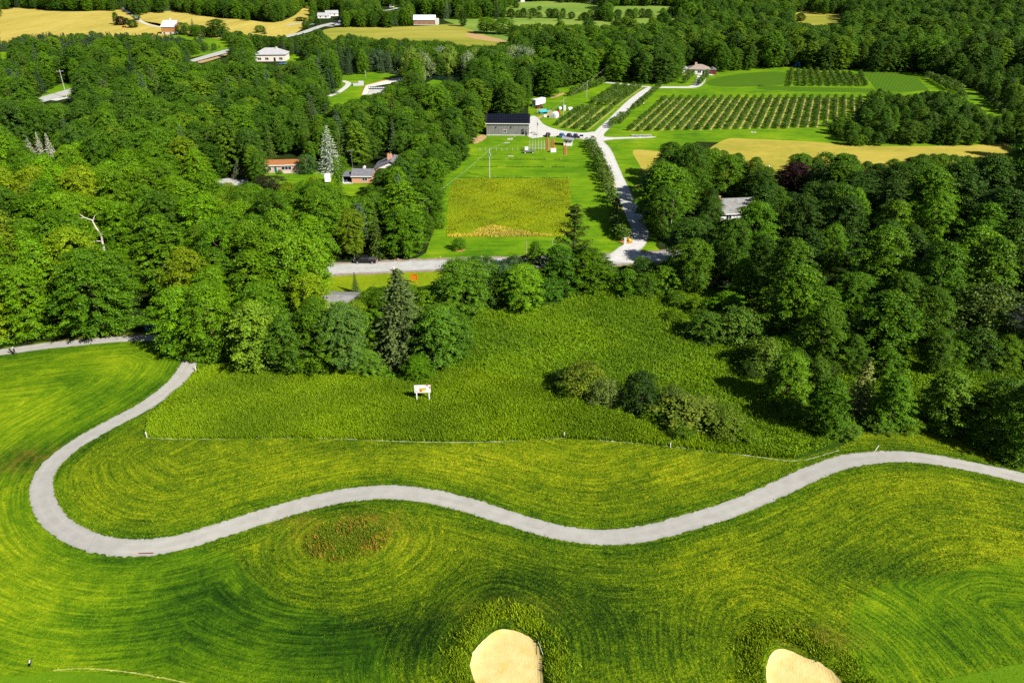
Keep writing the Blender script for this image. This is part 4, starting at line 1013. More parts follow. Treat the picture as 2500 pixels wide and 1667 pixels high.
# black pickup
t = thing('pickup_truck', 'black pickup truck with a covered bed stopped at the road edge', 'pickup', gp(893, 641.5), R_(179))
MB().prism([(-2.9, .5), (-2.9, 1.15), (1.5, 1.18), (2.5, 1.1), (2.9, .95), (2.95, .5)], 'y', -.98, .98, M_BLACK).build('body', t, .08)
MB().prism([(-.75, 1.15), (-.55, 1.85), (-.3, 1.92), (.95, 1.92), (1.75, 1.16)], 'y', -.86, .86, M_GLASS).build('window', t, .05)
MB().prism([(-.62, 1.84), (-.3, 1.95), (.95, 1.95), (1.12, 1.84)], 'y', -.84, .84, M_BLACK).build('roof', t, .03)
m = MB(); m.box(-2.88, -.92, 1.15, -.78, .92, 1.22, M_BLACK)
for k in range(5): m.box(-2.8 + k * .42, -.92, 1.22, -2.6 + k * .42, .92, 1.26, M_GREYMET)
m.build('bed_cover', t)
for s in (-1, 1):
    for x in (-1.9, 1.95): wheel_on(t, x, s * .9, .42, .27)
    MB().box(-2.93, s * .85 - .12, .75, -2.75, s * .85 + .12, 1.15, M_TAIL).build('tail_light', t); MB().box(2.78, s * .7 - .18, .78, 2.95, s * .7 + .18, .95, M_HEAD).build('headlight', t)
    MB().box(.95, s * 1.05 - .1, 1.2, 1.1, s * 1.05 + .1, 1.36, M_BLACK).build('mirror', t)
MB().box(-3.05, -.95, .5, -2.9, .95, .7, M_SILVER).build('bumper', t)
# ---------------------------------------------------------------- poles, wires, signs
POLE_TOPS = {}
def pole(key, label, px, py, pytop, r=.15, arm=0, mat=M_WOOD, drum=False, az=0.0, name='utility_pole'):
    H = height_for(px, py, pytop); p = gp(px, py)
    t = thing(name, label, 'pole', p, az, 'utility poles')
    MB().tube([(0, 0, -.3), (0, 0, H)], [r, r * .7], mat, 8).build('shaft', t)
    if arm:
        MB().box(-arm, -.06, H - .75, arm, .06, H - .6, mat).build('crossarm', t)
        for x in (-arm * .9, 0, arm * .9): MB().tube([(x, 0, H - .62), (x, 0, H - .35)], .05, M_STONE, 6).build('insulator', t)
    if drum: MB().tube([(.34, -.05, H - 2.6), (.34, -.05, H - 1.5)], .24, M_SILVER, 10).build('transformer', t)
    POLE_TOPS[key] = Vector((p.x, p.y, p.z + H - .4))
    return t
pole('field', 'tall wooden pole with grey transformer above the yellow grass field', 1195.4, 434.6, 363, .17, 0, M_PALEPOLE, True)
pole('right', 'tall pale bare pole among trees right of the gravel drive', 1634, 590, 488, .16, 0, M_PALEPOLE)
pole('left', 'pole with lamp arm beside the bushes left of the yellow grass', 987, 594, 534, .16, .6, M_PALEPOLE)
pole('barn', 'thin pole at the right end of the grey barn', 1311, 337, 291, .11, 0, M_PALEPOLE, True)
pole('yard', 'pole on the farm lawn beside the white tanks', 1375, 289, 240, .12, 0, M_PALEPOLE)
pole('rowtop', 'pole on the farm lawn left of the small orchard rows', 1432, 240, 197, .12, 0, M_PALEPOLE)
pole('wood', 'pole in front of the dark trees at the top of the farm lawn', 1476, 200, 163, .13, 0, M_PALEPOLE)
pole('roadl', 'tall leaning looking pole beside the road bend at far left', 163, 238, 171, .17, 1.6, M_PALEPOLE, az=.3)
pole('farl', 'pole with crossarm deep in the trees at far left', 54, 206, 186, .17, 1.4, M_PALEPOLE, az=.3)
pole('mid', 'pole with transformer among trees right of the road bend', 332, 228, 202, .16, .8, M_PALEPOLE, True)
pole('up', 'lamp pole poking out of trees below the brown barn', 400, 142, 128, .14, .7, M_PALEPOLE)
pole('damp', 'lamp pole on the grass above the concrete spillway', 893, 190, 174, .12, .4, M_PALEPOLE)
pole('pond', 'white pole at the near shore of the pond', 1038, 195, 178, .12, 0, M_WHITE)
pole('far1', 'pole by the trees between the two tan fields', 546, 45, 28, .15, .8, M_PALEPOLE)
pole('road1', 'short wooden post with a wire on the roadside lawn', 1348, 617, 583, .11, 0, M_WOOD, name='wooden_post')
pole('road2', 'thin wooden post behind the small round tree at the roadside', 1285, 630, 588, .11, 0, M_WOOD, name='wooden_post')
def wire(a, b, sag, label):
    pts = []
    for k in range(15):
        q = a.lerp(b, k / 14); q.z -= sag * 4 * (k / 14) * (1 - k / 14); pts.append(q)
    o = MB().tube(pts, .022, M_PALEPOLE, 4).build('power_line'); tag(o, label, 'wire', 'overhead wires')
pt = POLE_TOPS
lp = gp(985, 594) + Vector((0, 0, 8.2))
wire(pt['field'], lp, 1.2, 'overhead wire from the transformer pole down to the lamp arm pole')
wire(pt['field'], pt['barn'], 1.0, 'overhead wire from the transformer pole up to the barn pole')
wire(pt['barn'], pt['yard'], .8, 'overhead wire from the barn pole to the yard pole')
wire(pt['yard'], pt['rowtop'], .8, 'overhead wire between the yard pole and the next pole uphill')
wire(pt['rowtop'], pt['wood'], .8, 'overhead wire to the pole before the dark trees')
q = gp(1100, 640) + Vector((0, 0, 9.0))
wire(pt['right'] + Vector((0, 0, -.6)), gp(1542, 545) + Vector((0, 0, 3.0)), .2, 'upper slack wire crossing the shaded drive')
wire(pt['right'] + Vector((0, 0, -3.2)), gp(1541, 556) + Vector((0, 0, 1.0)), .2, 'lower slack wire crossing the shaded drive')
# billboard in the meadow, with its blurred picture
p = gp(1033.5, 981)
t = thing('billboard', 'white billboard on two posts standing in the long meadow grass', 'billboard', p, R_(3))
BW, b0, bh = 2.95, 2.0, 1.6
MB().box(-BW / 2, -.05, b0, BW / 2, .05, b0 + bh, M_WHITE).build('board', t)
for x in (-1.12, 1.12): MB().box(x - .1, -.02 + .052, -.2, x + .1, .25, b0 + .4, M_WHITE).box(x - .09, -.045, -.2, x + .09, .045, b0 - .003, M_WHITE).build('leg', t)
m = MB(); M_PIC = [plain('picture_' + n, c, .6, .2, var=.3, sc=4) for n, c in (('yellow', (.62, .52, .05)), ('red', (.60, .07, .01)), ('olive', (.18, .18, .03)), ('pale', (.7, .65, .42)), ('sign_red', (.35, .01, .03)), ('pink', (.75, .50, .55)), ('lilac', (.62, .60, .66)))]
def card(x0, z0, x1, z1, mat, d=.056): m.box(x0, -d, b0 + z0, x1, -.0505, b0 + z1, mat)
card(-.55, .22, .65, .95, M_PIC[0]); card(-.55, .85, .65, .95, M_PIC[2], .058); card(-.10, .22, .65, .45, M_PIC[3], .058); card(.05, .55, .60, .62, M_PIC[3], .058)
m.prism([(-.55, b0 + .22), (-.08, b0 + .22), (-.18, b0 + .55), (-.4, b0 + .72), (-.55, b0 + .70)], 'y', -.060, -.0505, M_PIC[1])
card(-1.3, .22, -.68, .58, M_PIC[3]); card(-1.3, .22, -1.1, .34, M_PIC[2], .058)
m.build('picture', t)
m = MB()
for x in np.arange(-1.25, .5, .2): card(x, 1.38, x + .13, 1.50, M_PIC[6])
for x in np.arange(-1.25, .6, .17): card(x, 1.15, x + .12, 1.22, M_PIC[6])
m.build('lettering', t)
m = MB(); card(.62, 1.2, 1.3, 1.66, M_PIC[5])
m.prism([(.66, b0 + 1.66), (1.02, b0 + 1.66), (.84, b0 + 1.48)], 'y', -.062, -.0505, M_PIC[4]); m.prism([(1.22, b0 + .95), (1.44, b0 + .88), (1.44, b0 + 1.32), (1.34, b0 + 1.35)], 'y', -.062, -.0505, M_PIC[4])
m.build('logo', t)
# entrance sign and road signs
t = thing('entrance_sign', 'narrow white upright sign in a mulch bed at the drive entrance', 'sign', gp(1526, 597), R_(-12))
MB().box(-.32, -.06, 0, .32, .06, 1.9, M_WHITE).build('panel', t, .02); MB().box(-.38, -.1, 1.9, .38, .1, 2.0, M_WHITE).build('cap', t)
m = MB()
for k in range(6): m.box(-.04, -.068, .5 + k * .2, .04, -.0605, .62 + k * .2, M_PIC[6])
m.build('lettering', t)
t = thing('mulch_bed', 'orange mulch bed around the white entrance sign', 'garden bed', gp(1528, 590)); MB().tube([(0, 0, -.05), (0, 0, .12), (0, 0, .2)], [1.9, 1.9, 1.4], M_MULCH, 16).build('mulch', t); MB().tube([(1.0, 0, .1), (1.0, 0, .6), (1.0, 0, .9)], [.5, .55, .2], M_YELLOW, 9).build('yellow_shrub', t)
t = thing('road_sign', 'yellow diamond warning sign on a post left of the lawn', 'road sign', gp(997, 622), R_(10))
MB().tube([(0, 0, -.2), (0, 0, 2.7)], .045, M_GREENP, 6).build('post', t)
MB().prism([(0, 1.9), (.42, 2.35), (0, 2.8), (-.42, 2.35)], 'y', -.08, -.05, M_YELLOW).build('panel', t); MB().box(-.3, -.08, 1.35, .3, -.05, 1.8, M_YELLOW).build('plate', t)
t = thing('construction_sign', 'orange construction sign on a stand behind the tall dark spruce', 'road sign', gp(1012, 692), R_(-8))
MB().box(-.85, -.03, .9, .85, .03, 2.5, M_ORANGE).build('panel', t); MB().box(.55, -.04, .9, .62, -.031, 2.4, M_BLACK).box(-.2, -.04, 2.2, .55, -.031, 2.28, M_BLACK).build('symbol', t)
for x in (-.5, .5): MB().tube([(x * 1.3, -.3, 0), (x, 0, .95)], .04, M_ORANGE, 5).build('leg', t)
t = thing('traffic_drum', 'orange and white striped traffic drum at the road edge', 'traffic drum', gp(961.5, 662))
MB().tube([(0, 0, 0), (0, 0, .1)], .38, M_BLACK, 12).build('base', t)
m = MB()
for k in range(6): m.tube([(0, 0, .1 + k * .17), (0, 0, .27 + k * .17)], [.31 - k * .012, .31 - (k + 1) * .012], M_ORANGE if k % 2 == 0 else M_WHITE, 12)
m.build('drum', t)
for (px, py, lb) in [(972, 637, 'small orange marker post on the verge near the warning sign'), (1075, 632, 'small orange marker post on the verge left of the little tree shadow'), (1176, 631, 'small orange marker post on the verge right of the little tree')]:
    t = thing('marker_post', lb, 'marker', gp(px, py), 0, 'orange markers on the road verge'); MB().tube([(0, 0, 0), (0, 0, .8)], .06, M_ORANGE, 6).build('post', t); MB().box(-.06, -.07, .55, .06, -.05, .75, M_WHITE).build('reflector', t)
# white stakes on the golf course
for (px, py, ht, lb) in [(359, 1066, .95, 'white stake at the left tip of the meadow edge'), (479, 905, 1.1, 'white stake at the path bend by the trees'), (1378, 1068, 1.1, 'white stake in the middle of the meadow edge'), (1637, 1091, .9, 'white stake toward the right of the meadow edge'), (2136, 1100, 1.1, 'leaning white stake above the top of the right path bend')]:
    t = thing('white_stake', lb, 'stake', gp(px, py), 0, 'white stakes along the golf course'); t.rotation_euler = (0, .35 if px > 2000 else -.05, 0)
    MB().box(-.06, -.06, -.2, .06, .06, ht, M_WHITE).build('post', t); MB().prism([(-.06, ht), (.06, ht), (0, ht + .08)], 'y', -.06, .06, M_WHITE).build('tip', t)
a = gp(1314, 1567); c = gp(1325, 1603)
t = thing('bunker_rake', 'thin pale bunker rake lying on grass right of the sand', 'rake', (a.x, a.y, a.z + .18), math.atan2(c.y - a.y, c.x - a.x))
L = (c - a).length; MB().tube([(0, 0, 0), (L, 0, .03)], .03, M_WHITE, 6).build('handle', t); MB().box(-.06, -.3, -.05, .05, .3, .03, M_BLACK).build('head', t)
t = thing('tee_marker', 'black and white marker block on the lower left grass', 'marker', gp(73, 1620), R_(112)); MB().box(-.42, -.12, 0, .42, .12, .22, M_BLACK).build('base', t, .03); MB().box(-.05, -.07, .22, .38, .07, .27, M_WHITE).build('plate', t)
a = gp(335, 1351); t = thing('timber_edging', 'low reddish timber lying along the path edge at its lowest bend', 'timber', (a.x, a.y, a.z), R_(2)); MB().box(.2, -.07, 0, 2.2, .07, .1, M_MAROON).build('beam', t, .02); MB().box(-.5, -.06, 0, .18, .06, .07, M_BRICK).build('end_piece', t, .02)
t = thing('waste_bin', 'blue grey waste bin where the path enters the wood', 'bin', gp(359, 806)); MB().tube([(0, 0, 0), (0, 0, 1.0)], [.32, .38], M_STEELB, 12).build('body', t); MB().tube([(0, 0, 1.0), (0, 0, 1.12)], [.41, .3], M_NAVY, 12).build('lid', t)
t = thing('path_sign', 'small blue sign at the dark gap where the path enters the wood', 'sign', gp(379, 808)); MB().tube([(0, 0, 0), (0, 0, 1.3)], .05, M_WOOD, 6).build('post', t); MB().box(-.38, -.07, 1.0, .38, -.05, 1.6, M_STEELB).build('panel', t); MB().box(-.2, -.08, 1.15, .2, -.0705, 1.35, M_WHITE).build('symbol', t)
# concrete spillway with railing, and boxes on the grass
c0 = gp(915, 222)
t = thing('spillway', 'pale concrete spillway with dark railing at the pond outlet', 'spillway', (c0.x, c0.y, 0))
def lp2(px, py, z=0): q = gp(px, py) - c0; return (q.x, q.y)
MB().prism([lp2(*q) for q in [(884, 232), (893, 211), (930, 201), (968, 192), (1000, 187), (1004, 192), (985, 199), (905, 212), (896, 232)]], 'z', -.3, .3, plain('pale_concrete', (.72, .66, .58), .9, .1, var=.12, sc=.5)).build('apron', t)
MB().prism([lp2(*q) for q in [(897, 232), (905, 214), (985, 214), (985, 232)]], 'z', -.3, .22, M_CONC).build('slab', t)
x0, y0 = lp2(900, 219.5); x1, y1 = lp2(1000, 219.5)
m = MB(); m.box(x0, y0 - .1, 1.5, x1, y0 + .1, 1.7, M_NAVY); m.box(x0, y0 - .1, .3, x1, y0 + .1, .75, M_NAVY)
n = 18
for k in range(n + 1): xx = x0 + (x1 - x0) * k / n; m.box(xx - .08, y0 - .08, .3, xx + .08, y0 + .08, 1.7, M_NAVY)
m.build('railing', t)
for a, c in zip([(882, 232), (893, 210), (930, 200), (968, 191)], [(893, 210), (930, 200), (968, 191), (1000, 186)]):
    q0, q1 = lp2(*a), lp2(*c); MB().tube([(*q0, .25), (*q1, .25)], .28, M_MULCH, 5).build('earth_bank', t)
t = thing('pump_house', 'pale grey utility box with a lower annex beside the spillway', 'utility box', gp(884, 210)); MB().box(-2.1, 0, 0, .6, 2.2, 2.3, plain('pale_lilac_panel', (.58, .56, .60), .7, .2)).build('cabinet', t, .04); MB().box(-5.0, -.3, 0, -2.15, 1.6, 1.5, plain('pale_lilac_panel', (.58, .56, .60))).build('annex', t, .04); MB().box(-5.1, -.4, 1.5, -2.13, 1.7, 1.62, M_SILVER).build('lid', t)
t = thing('utility_cabinet', 'small lone pale cabinet at the tree edge above the spillway', 'cabinet', gp(966.5, 182)); MB().box(-1.1, 0, 0, 1.1, 1.4, 1.8, plain('pale_lilac_panel', (.58, .56, .60))).build('cabinet', t, .04); MB().box(-1.2, -.1, 1.8, 1.2, 1.5, 1.95, M_SILVER).build('roof', t)
t = thing('blue_tent', 'bright blue tent under trees at the top of the upper orchard', 'tent', gp(1947, 164), 0); MB().prism([(-2.6, 0), (2.6, 0), (.9, 3.4), (-.2, 3.4)], 'y', 0, 4, M_BLUE).build('cover', t); MB().box(-.6, -.04, 0, .6, -.003, 1.8, M_NAVY).build('door_flap', t)
# tv mast beside the brick house
H = height_for(861.5, 415, 367); t = thing('antenna_mast', 'tall thin television mast behind the brick garage', 'antenna', gp(861.5, 415))
MB().tube([(0, 0, 0), (0, 0, H)], .09, M_GREYMET, 6).build('mast', t)
m = MB().tube([(-1.3, 0, H - .3), (1.3, 0, H)], .05, M_SILVER, 5)
for k in range(7): x = -1.2 + k * .4; m.tube([(x, -.6 + k * .05, H - .28 + k * .045), (x, .6 - k * .05, H - .28 + k * .045)], .03, M_SILVER, 4)
m.build('aerial', t)
H = height_for(1870, 452, 408); t = thing('yard_lamp', 'white globe yard lamp rising out of the trees right of the drive', 'lamp', gp(1870, 452)); MB().tube([(0, 0, 0), (0, 0, H)], .07, M_GREYMET, 6).build('post', t); MB().tube([(0, 0, H), (0, 0, H + .1), (0, 0, H + .4), (0, 0, H + .55)], [.1, .32, .32, .1], M_WHITE, 10).build('globe', t)
# ---------------------------------------------------------------- people
def person(label, px, py, yaw, top, legs, hat=None, Hh=1.75, stride=.22, arm=.3):
    s = Hh / 1.75
    J = {'pel': (0, 0, .95), 'wst': (0, 0, 1.1), 'chs': (.02, 0, 1.33), 'nck': (.03, 0, 1.50), 'hd0': (.05, 0, 1.60), 'hd1': (.06, 0, 1.74),
         'hl': (0, .10, .92), 'kl': (stride * .6, .10, .50), 'al': (stride * .6, .10, .09), 'tl': (stride * .6 + .16, .11, .04),
         'hr': (0, -.10, .92), 'kr': (-stride * .2, -.10, .49), 'ar': (-stride * 1.2, -.10, .12), 'tr': (-stride * 1.2 + .14, -.11, .04),
         'sl': (.02, .19, 1.42), 'el': (-.02 + arm * .2, .25, 1.13), 'wl': (arm * .9, .22, .98), 'fl': (arm * 1.05, .21, .90),
         'sr': (.02, -.19, 1.42), 'er': (-.05, -.25, 1.13), 'wr': (.10, -.24, .92), 'fr': (.14, -.23, .82)}
    E = [('pel', 'wst'), ('wst', 'chs'), ('chs', 'nck'), ('nck', 'hd0'), ('hd0', 'hd1'), ('pel', 'hl'), ('hl', 'kl'), ('kl', 'al'), ('al', 'tl'), ('pel', 'hr'), ('hr', 'kr'), ('kr', 'ar'), ('ar', 'tr'),
         ('chs', 'sl'), ('sl', 'el'), ('el', 'wl'), ('wl', 'fl'), ('chs', 'sr'), ('sr', 'er'), ('er', 'wr'), ('wr', 'fr')]
    rad = {'pel': .15, 'wst': .135, 'chs': .155, 'nck': .06, 'hd0': .10, 'hd1': .095, 'hl': .10, 'kl': .065, 'al': .045, 'tl': .04, 'hr': .10, 'kr': .065, 'ar': .045, 'tr': .04, 'sl': .075, 'el': .048, 'wl': .035, 'fl': .035, 'sr': .075, 'er': .048, 'wr': .035, 'fr': .035}
    def skin(keys, grow, name, mats, paint):
        ks = [k for k in J if k in keys]; me = bpy.data.meshes.new(name)
        me.from_pydata([tuple(c * s for c in J[k]) for k in ks], [(ks.index(a), ks.index(b)) for a, b in E if a in ks and b in ks], [])
        o = bpy.data.objects.new(name, me); COL.objects.link(o)
        md = o.modifiers.new('Skin', 'SKIN'); sb = o.modifiers.new('Sub', 'SUBSURF'); sb.levels = sb.render_levels = 2
        for k, v in zip(ks, me.skin_vertices[0].data): v.radius = (rad[k] * s * grow,) * 2; v.use_root = False
        me.skin_vertices[0].data[0].use_root = True
        dg = bpy.context.evaluated_depsgraph_get(); m2 = bpy.data.meshes.new_from_object(o.evaluated_get(dg))
        bpy.data.objects.remove(o); m2.name = name; m2.materials.clear()
        for q in mats: m2.materials.append(q)
        for f in m2.polygons: f.material_index = paint(f.center / s); f.use_smooth = True
        return m2
    t = thing('person', label, 'person', gp(px, py), yaw)
    def paint(c):
        if c.z > 1.46: return 0
        if c.z > .98 and abs(c.y) < .3 and not (c.x > .12 and c.z < 1.1): return 1
        if abs(c.y) > .17 and c.z > .7: return 0
        return 2
    link('body', skin(set(J), 1, 'person_body', [M_SKIN, top, legs], paint), t)
    if hat:
        MB().tube([(.06 * s, 0, 1.70 * s), (.06 * s, 0, 1.78 * s), (.06 * s, 0, 1.83 * s)], [.115, .11, .04], hat, 10).box(.08, -.09, 1.70 * s, .27, .09, 1.72 * s, hat).build('cap', t)
    else:
        MB().tube([(.03 * s, 0, 1.66 * s), (.03 * s, 0, 1.76 * s), (.04 * s, 0, 1.82 * s)], [.112, .11, .04], M_BARK, 10).build('hair', t)
    for sg, (hx, hy, hz) in ((1, J['fl']), (-1, J['fr'])):
        m = MB()
        for k in range(4): m.tube([(hx * s, hy * s + (k - 1.5) * .02, hz * s), (hx * s + .03, hy * s + (k - 1.5) * .021, hz * s - .05 - .008 * (k in (1, 2))), (hx * s + .015, hy * s + (k - 1.5) * .02, hz * s - .085)], [.009, .009, .006], M_SKIN, 5)
        m.tube([(hx * s + .02, hy * s - sg * .03, hz * s + .02), (hx * s + .055, hy * s - sg * .035, hz * s - .03)], [.01, .007], M_SKIN, 5)
        m.build('fingers', t)
    m = MB().tube([(.15 * s, 0, 1.655 * s), (.175 * s, 0, 1.625 * s)], [.012, .02], M_SKIN, 5)
    m.build('nose', t)
    m = MB()
    for y in (-.035, .035): m.disc((.148 * s, y, 1.665 * s), .011, 'x', .012, M_BLACK, 6)
    m.build('eyes', t); MB().box(.138 * s, -.025, 1.59 * s, .15 * s, .025, 1.60 * s, M_MAROON).build('mouth', t)
    m = MB()
    for y in (-.1, .1): m.disc((.05 * s, y, 1.655 * s), .028, 'y', .02, M_SKIN, 8)
    m.build('ears', t)
    return t
person('person in dark clothes and white cap walking on the upper cart path', 38, 866, R_(200), M_CLOTH, M_CLOTH2, M_WHITE)
person('person in a white shirt standing between orchard rows', 1571, 259, R_(120), M_WHITE, M_CLOTH2, None, stride=.08)
person('child in an orange top standing beside the person in the orchard', 1575.5, 257, R_(160), M_ORANGE, M_CLOTH, None, Hh=1.25, stride=.06)
# golf trolley pushed by the walker
p = gp(33, 863); t = thing('golf_trolley', 'dark golf trolley with a bag pushed by the walker on the path', 'golf trolley', p, R_(200))
MB().tube([(.1, 0, .35), (.35, 0, .8), (.5, 0, 1.15)], [.13, .15, .17], M_BLACK, 10).build('bag', t)
for y in (-.32, .32): MB().tube([(.1, y - .03, .16), (.1, y + .03, .16)], .16, M_TYRE, 12).build('wheel', t)
MB().tube([(.1, -.32, .16), (.1, .32, .16)], .02, M_GREYMET, 5).tube([(.1, 0, .2), (-.35, 0, 1.0)], .02, M_GREYMET, 5).build('frame', t)
# bleached dead tree in the left wood
p = gp(262, 640); H = height_for(262, 640, 552)
t = thing('dead_tree', 'bleached bare dead tree bending over in the left wood', 'dead tree', p)
H = 12.0
MB().tube([(0, 0, 0), (.1, 0, H * .45), (.3, 0, H * .62), (-.6, 0, H * .8), (-1.0, 0, H * .95), (-2.6, -.3, H * 1.02), (-4.3, -.5, H * 1.0)], [.30, .26, .23, .2, .15, .09, .04], M_DEAD, 7).build('trunk', t)
MB().tube([(-2.4, -.3, H * 1.01), (-3.6, -.2, H * 1.08), (-4.6, 0, H * 1.07)], [.12, .07, .03], M_DEAD, 5).tube([(-.9, 0, H * .93), (-.2, .2, H * 1.04), (.4, .3, H * 1.08)], [.14, .08, .03], M_DEAD, 5).tube([(.2, 0, H * .6), (.9, 0, H * .68), (1.1, 0, H * .74)], [.14, .1, .04], M_DEAD, 5) \
    .tube([(-.3, 0, H * .48), (-2.6, -.6, H * .5), (-3.2, -.8, H * .58)], [.14, .1, .04], M_DEAD, 5).build('branch', t)
# ---------------------------------------------------------------- what must stay visible between the trees (photo outlines of open ground and roofs)
OPEN = [
 [(0, 27), (35, 20), (82, 23), (152, 30), (245, 28), (294, 26), (320, 42), (330, 50), (390, 66), (390, 78), (320, 79), (231, 77), (177, 81), (109, 77), (73, 81), (49, 86), (27, 95), (0, 95)],
 [(343, 36), (422, 28), (503, 41), (600, 50), (668, 57), (717, 42), (736, 25), (756, 17), (752, 54), (736, 70), (690, 83), (640, 84), (560, 74), (510, 62), (440, 56), (390, 64)],
 [(300, 22), (310, 22), (350, 50), (395, 64), (390, 70), (330, 52)], [(390, 50), (437, 50), (440, 84), (392, 84)],
 [(440, 88), (500, 92), (545, 95), (540, 105), (470, 100)], [(466, 146), (500, 133), (560, 117), (560, 134), (550, 140), (484, 156)],
 [(620, 124), (700, 120), (706, 150), (700, 158), (625, 158)], [(706, 134), (742, 138), (735, 148), (706, 150)],
 [(775, 30), (832, 28), (835, 62), (800, 64), (700, 92), (704, 84), (770, 60), (772, 45)],
 [(790, 80), (834, 69), (970, 68), (1008, 60), (1008, 41), (1070, 41), (1090, 48), (1171, 47), (1240, 50), (1240, 103), (1199, 112), (1130, 112), (1076, 100), (1016, 100), (967, 94), (907, 92), (860, 80), (826, 86), (815, 95)],
 [(1228, 47), (1487, 54), (1520, 60), (1400, 62), (1310, 57), (1260, 60)], [(1275, 4), (1350, 5), (1463, 12), (1465, 23), (1430, 38), (1232, 38), (1236, 26)], [(1496, 18), (1660, 17), (1610, 30), (1600, 41), (1496, 40)], [(1520, 49), (1718, 44), (1664, 49), (1554, 56)], [(930, 18), (985, 14), (990, 20), (940, 28)],
 [(1941, 33), (2055, 36), (2049, 56), (1990, 60), (1941, 50)], [(2292, 38), (2400, 43), (2500, 47), (2500, 50), (2320, 42)],
 # farm
 [(1293, 332), (1293, 281), (1316, 262), (1296, 262), (1296, 240), (1344, 238), (1380, 221), (1440, 202), (1480, 202), (1601, 208), (1640, 205), (1668, 192), (1668, 168), (1726, 166), (1728, 178), (1808, 175), (1850, 169), (1966, 167), (2071, 175), (2209, 175), (2251, 181), (2270, 188), (2262, 222),
  (2204, 232), (2151, 212), (2126, 221), (2110, 250), (2050, 284), (1994, 298), (1991, 307), (2057, 343), (1983, 347), (1830, 342), (1765, 344), (1760, 362), (1700, 345), (1620, 343), (1605, 377), (1590, 405), (1571, 436), (1540, 440), (1532, 460), (1560, 520), (1588, 590), (1562, 610), (1535, 612), (1545, 640), (1500, 640), (1470, 632), (1480, 606),
  (1420, 585), (1400, 560), (1396, 585), (1396, 625), (1016, 626), (1034, 606), (1086, 575), (1090, 522), (1110, 425), (1119, 414), (1147, 386), (1142, 357), (1158, 345), (1184, 330), (1184, 281), (1293, 281)],
 [(1772, 346), (1983, 349), (2136, 358), (2220, 361), (2195, 380), (2160, 395), (2100, 370), (2071, 378), (1998, 370), (1925, 380), (1883, 392), (1814, 373)], [(2180, 358), (2500, 356), (2500, 362), (2450, 372), (2380, 382), (2330, 376), (2280, 366), (2190, 380)], [(1560, 372), (1604, 372), (1590, 405), (1575, 430)],
 [(2258, 184), (2320, 195), (2403, 237), (2458, 270), (2436, 286), (2400, 262), (2330, 225), (2270, 216)],
 [(0, 126), (20, 130), (18, 140), (0, 143)], [(92, 240), (130, 222), (180, 210), (180, 248), (140, 252), (100, 254)], [(125, 215), (176, 198), (178, 214), (130, 222)],
 [(803, 240), (838, 222), (835, 195), (842, 184), (985, 180), (982, 198), (935, 206), (930, 222), (886, 232), (862, 236), (830, 252), (806, 256)], [(1035, 188), (1140, 184), (1120, 196), (1080, 198), (1075, 204), (1035, 200)], [(1035, 196), (1075, 198), (1072, 206), (1035, 206)],
 # bungalows
 [(650, 389), (745, 386), (745, 418), (760, 416), (776, 420), (740, 440), (690, 450), (655, 430)], [(560, 432), (602, 432), (600, 446), (530, 448), (490, 452), (482, 450)],
 [(836, 440), (860, 414), (905, 410), (900, 404), (932, 378), (946, 378), (968, 394), (965, 400), (925, 402), (912, 415), (910, 446), (895, 452), (838, 450)], [(850, 455), (885, 455), (886, 470), (850, 484)], [(795, 420), (808, 420), (808, 446), (792, 446)],
 [(875, 640), (930, 632), (1105, 634), (1105, 652), (1060, 660), (1040, 664), (880, 664)], [(876, 668), (965, 664), (945, 690), (880, 690)], [(1000, 666), (1060, 664), (1060, 695), (1010, 700)],
 [(1764, 484), (1820, 484), (1815, 505), (1790, 510), (1787, 535), (1772, 535)], [(786, 713), (857, 714), (848, 742), (808, 738)], [(2450, 722), (2474, 712), (2500, 728), (2500, 806), (2480, 790)],
 # meadow and golf course
 [(0, 852), (100, 834), (200, 824), (300, 815), (368, 806), (374, 812), (415, 826), (430, 868), (478, 880), (590, 880), (622, 898), (828, 898), (913, 898), (955, 915), (1019, 921), (1070, 875), (1151, 858), (1135, 798), (1145, 745), (1227, 735), (1338, 738), (1360, 702), (1423, 690), (1457, 712), (1600, 728), (1700, 728), (1799, 722), (1780, 742), (1690, 760), (1690, 800), (1849, 850), (1840, 880), (1765, 911), (1868, 965), (1964, 1045), (2048, 1076), (2109, 1048), (2228, 1048), (2350, 1070), (2442, 1108), (2500, 1146), (2500, 1667), (0, 1667)],
 [(372, 802), (404, 806), (404, 770), (385, 758), (380, 700), (396, 700), (402, 760)],
]
mw, mh = 625, 417
ux, uy = np.meshgrid((np.arange(mw) + .5) * 4, (np.arange(mh) + .5) * 4)
MASK = np.zeros((mh, mw), bool)
for P_ in OPEN: MASK |= inside(P_, ux, uy)
MASKD = np.where(MASK, 1e9, 0.0)
def keep_visible(poly, zc):
    global MASKD
    MASKD = np.where(inside(poly, ux, uy) & (MASKD < zc), zc, MASKD)
def open_hit(x, y, H, R, shrink=.84, low=.12):
    """share of a crown's outline that would cover open ground"""
    z = float(hgt(x, y))
    zt = np.array([.04, .12, .25, .38, .5, .62, .74, .86, .97])[:, None]
    w = R * shrink * (np.sin(math.pi * np.minimum(.98, zt * .8 + .15)) ** .6)
    dx = np.linspace(-1, 1, 11)[None]
    px, py, zc = proj(x + dx * w, y, z + H * zt + 0 * dx)
    k = (px >= 0) & (px < 2500) & (py >= 0) & (py < 1667)
    if not k.any(): return 0
    return (MASKD[(py[k] // 4).astype(int), (px[k] // 4).astype(int)] > zc[k] + 2).sum() / 99
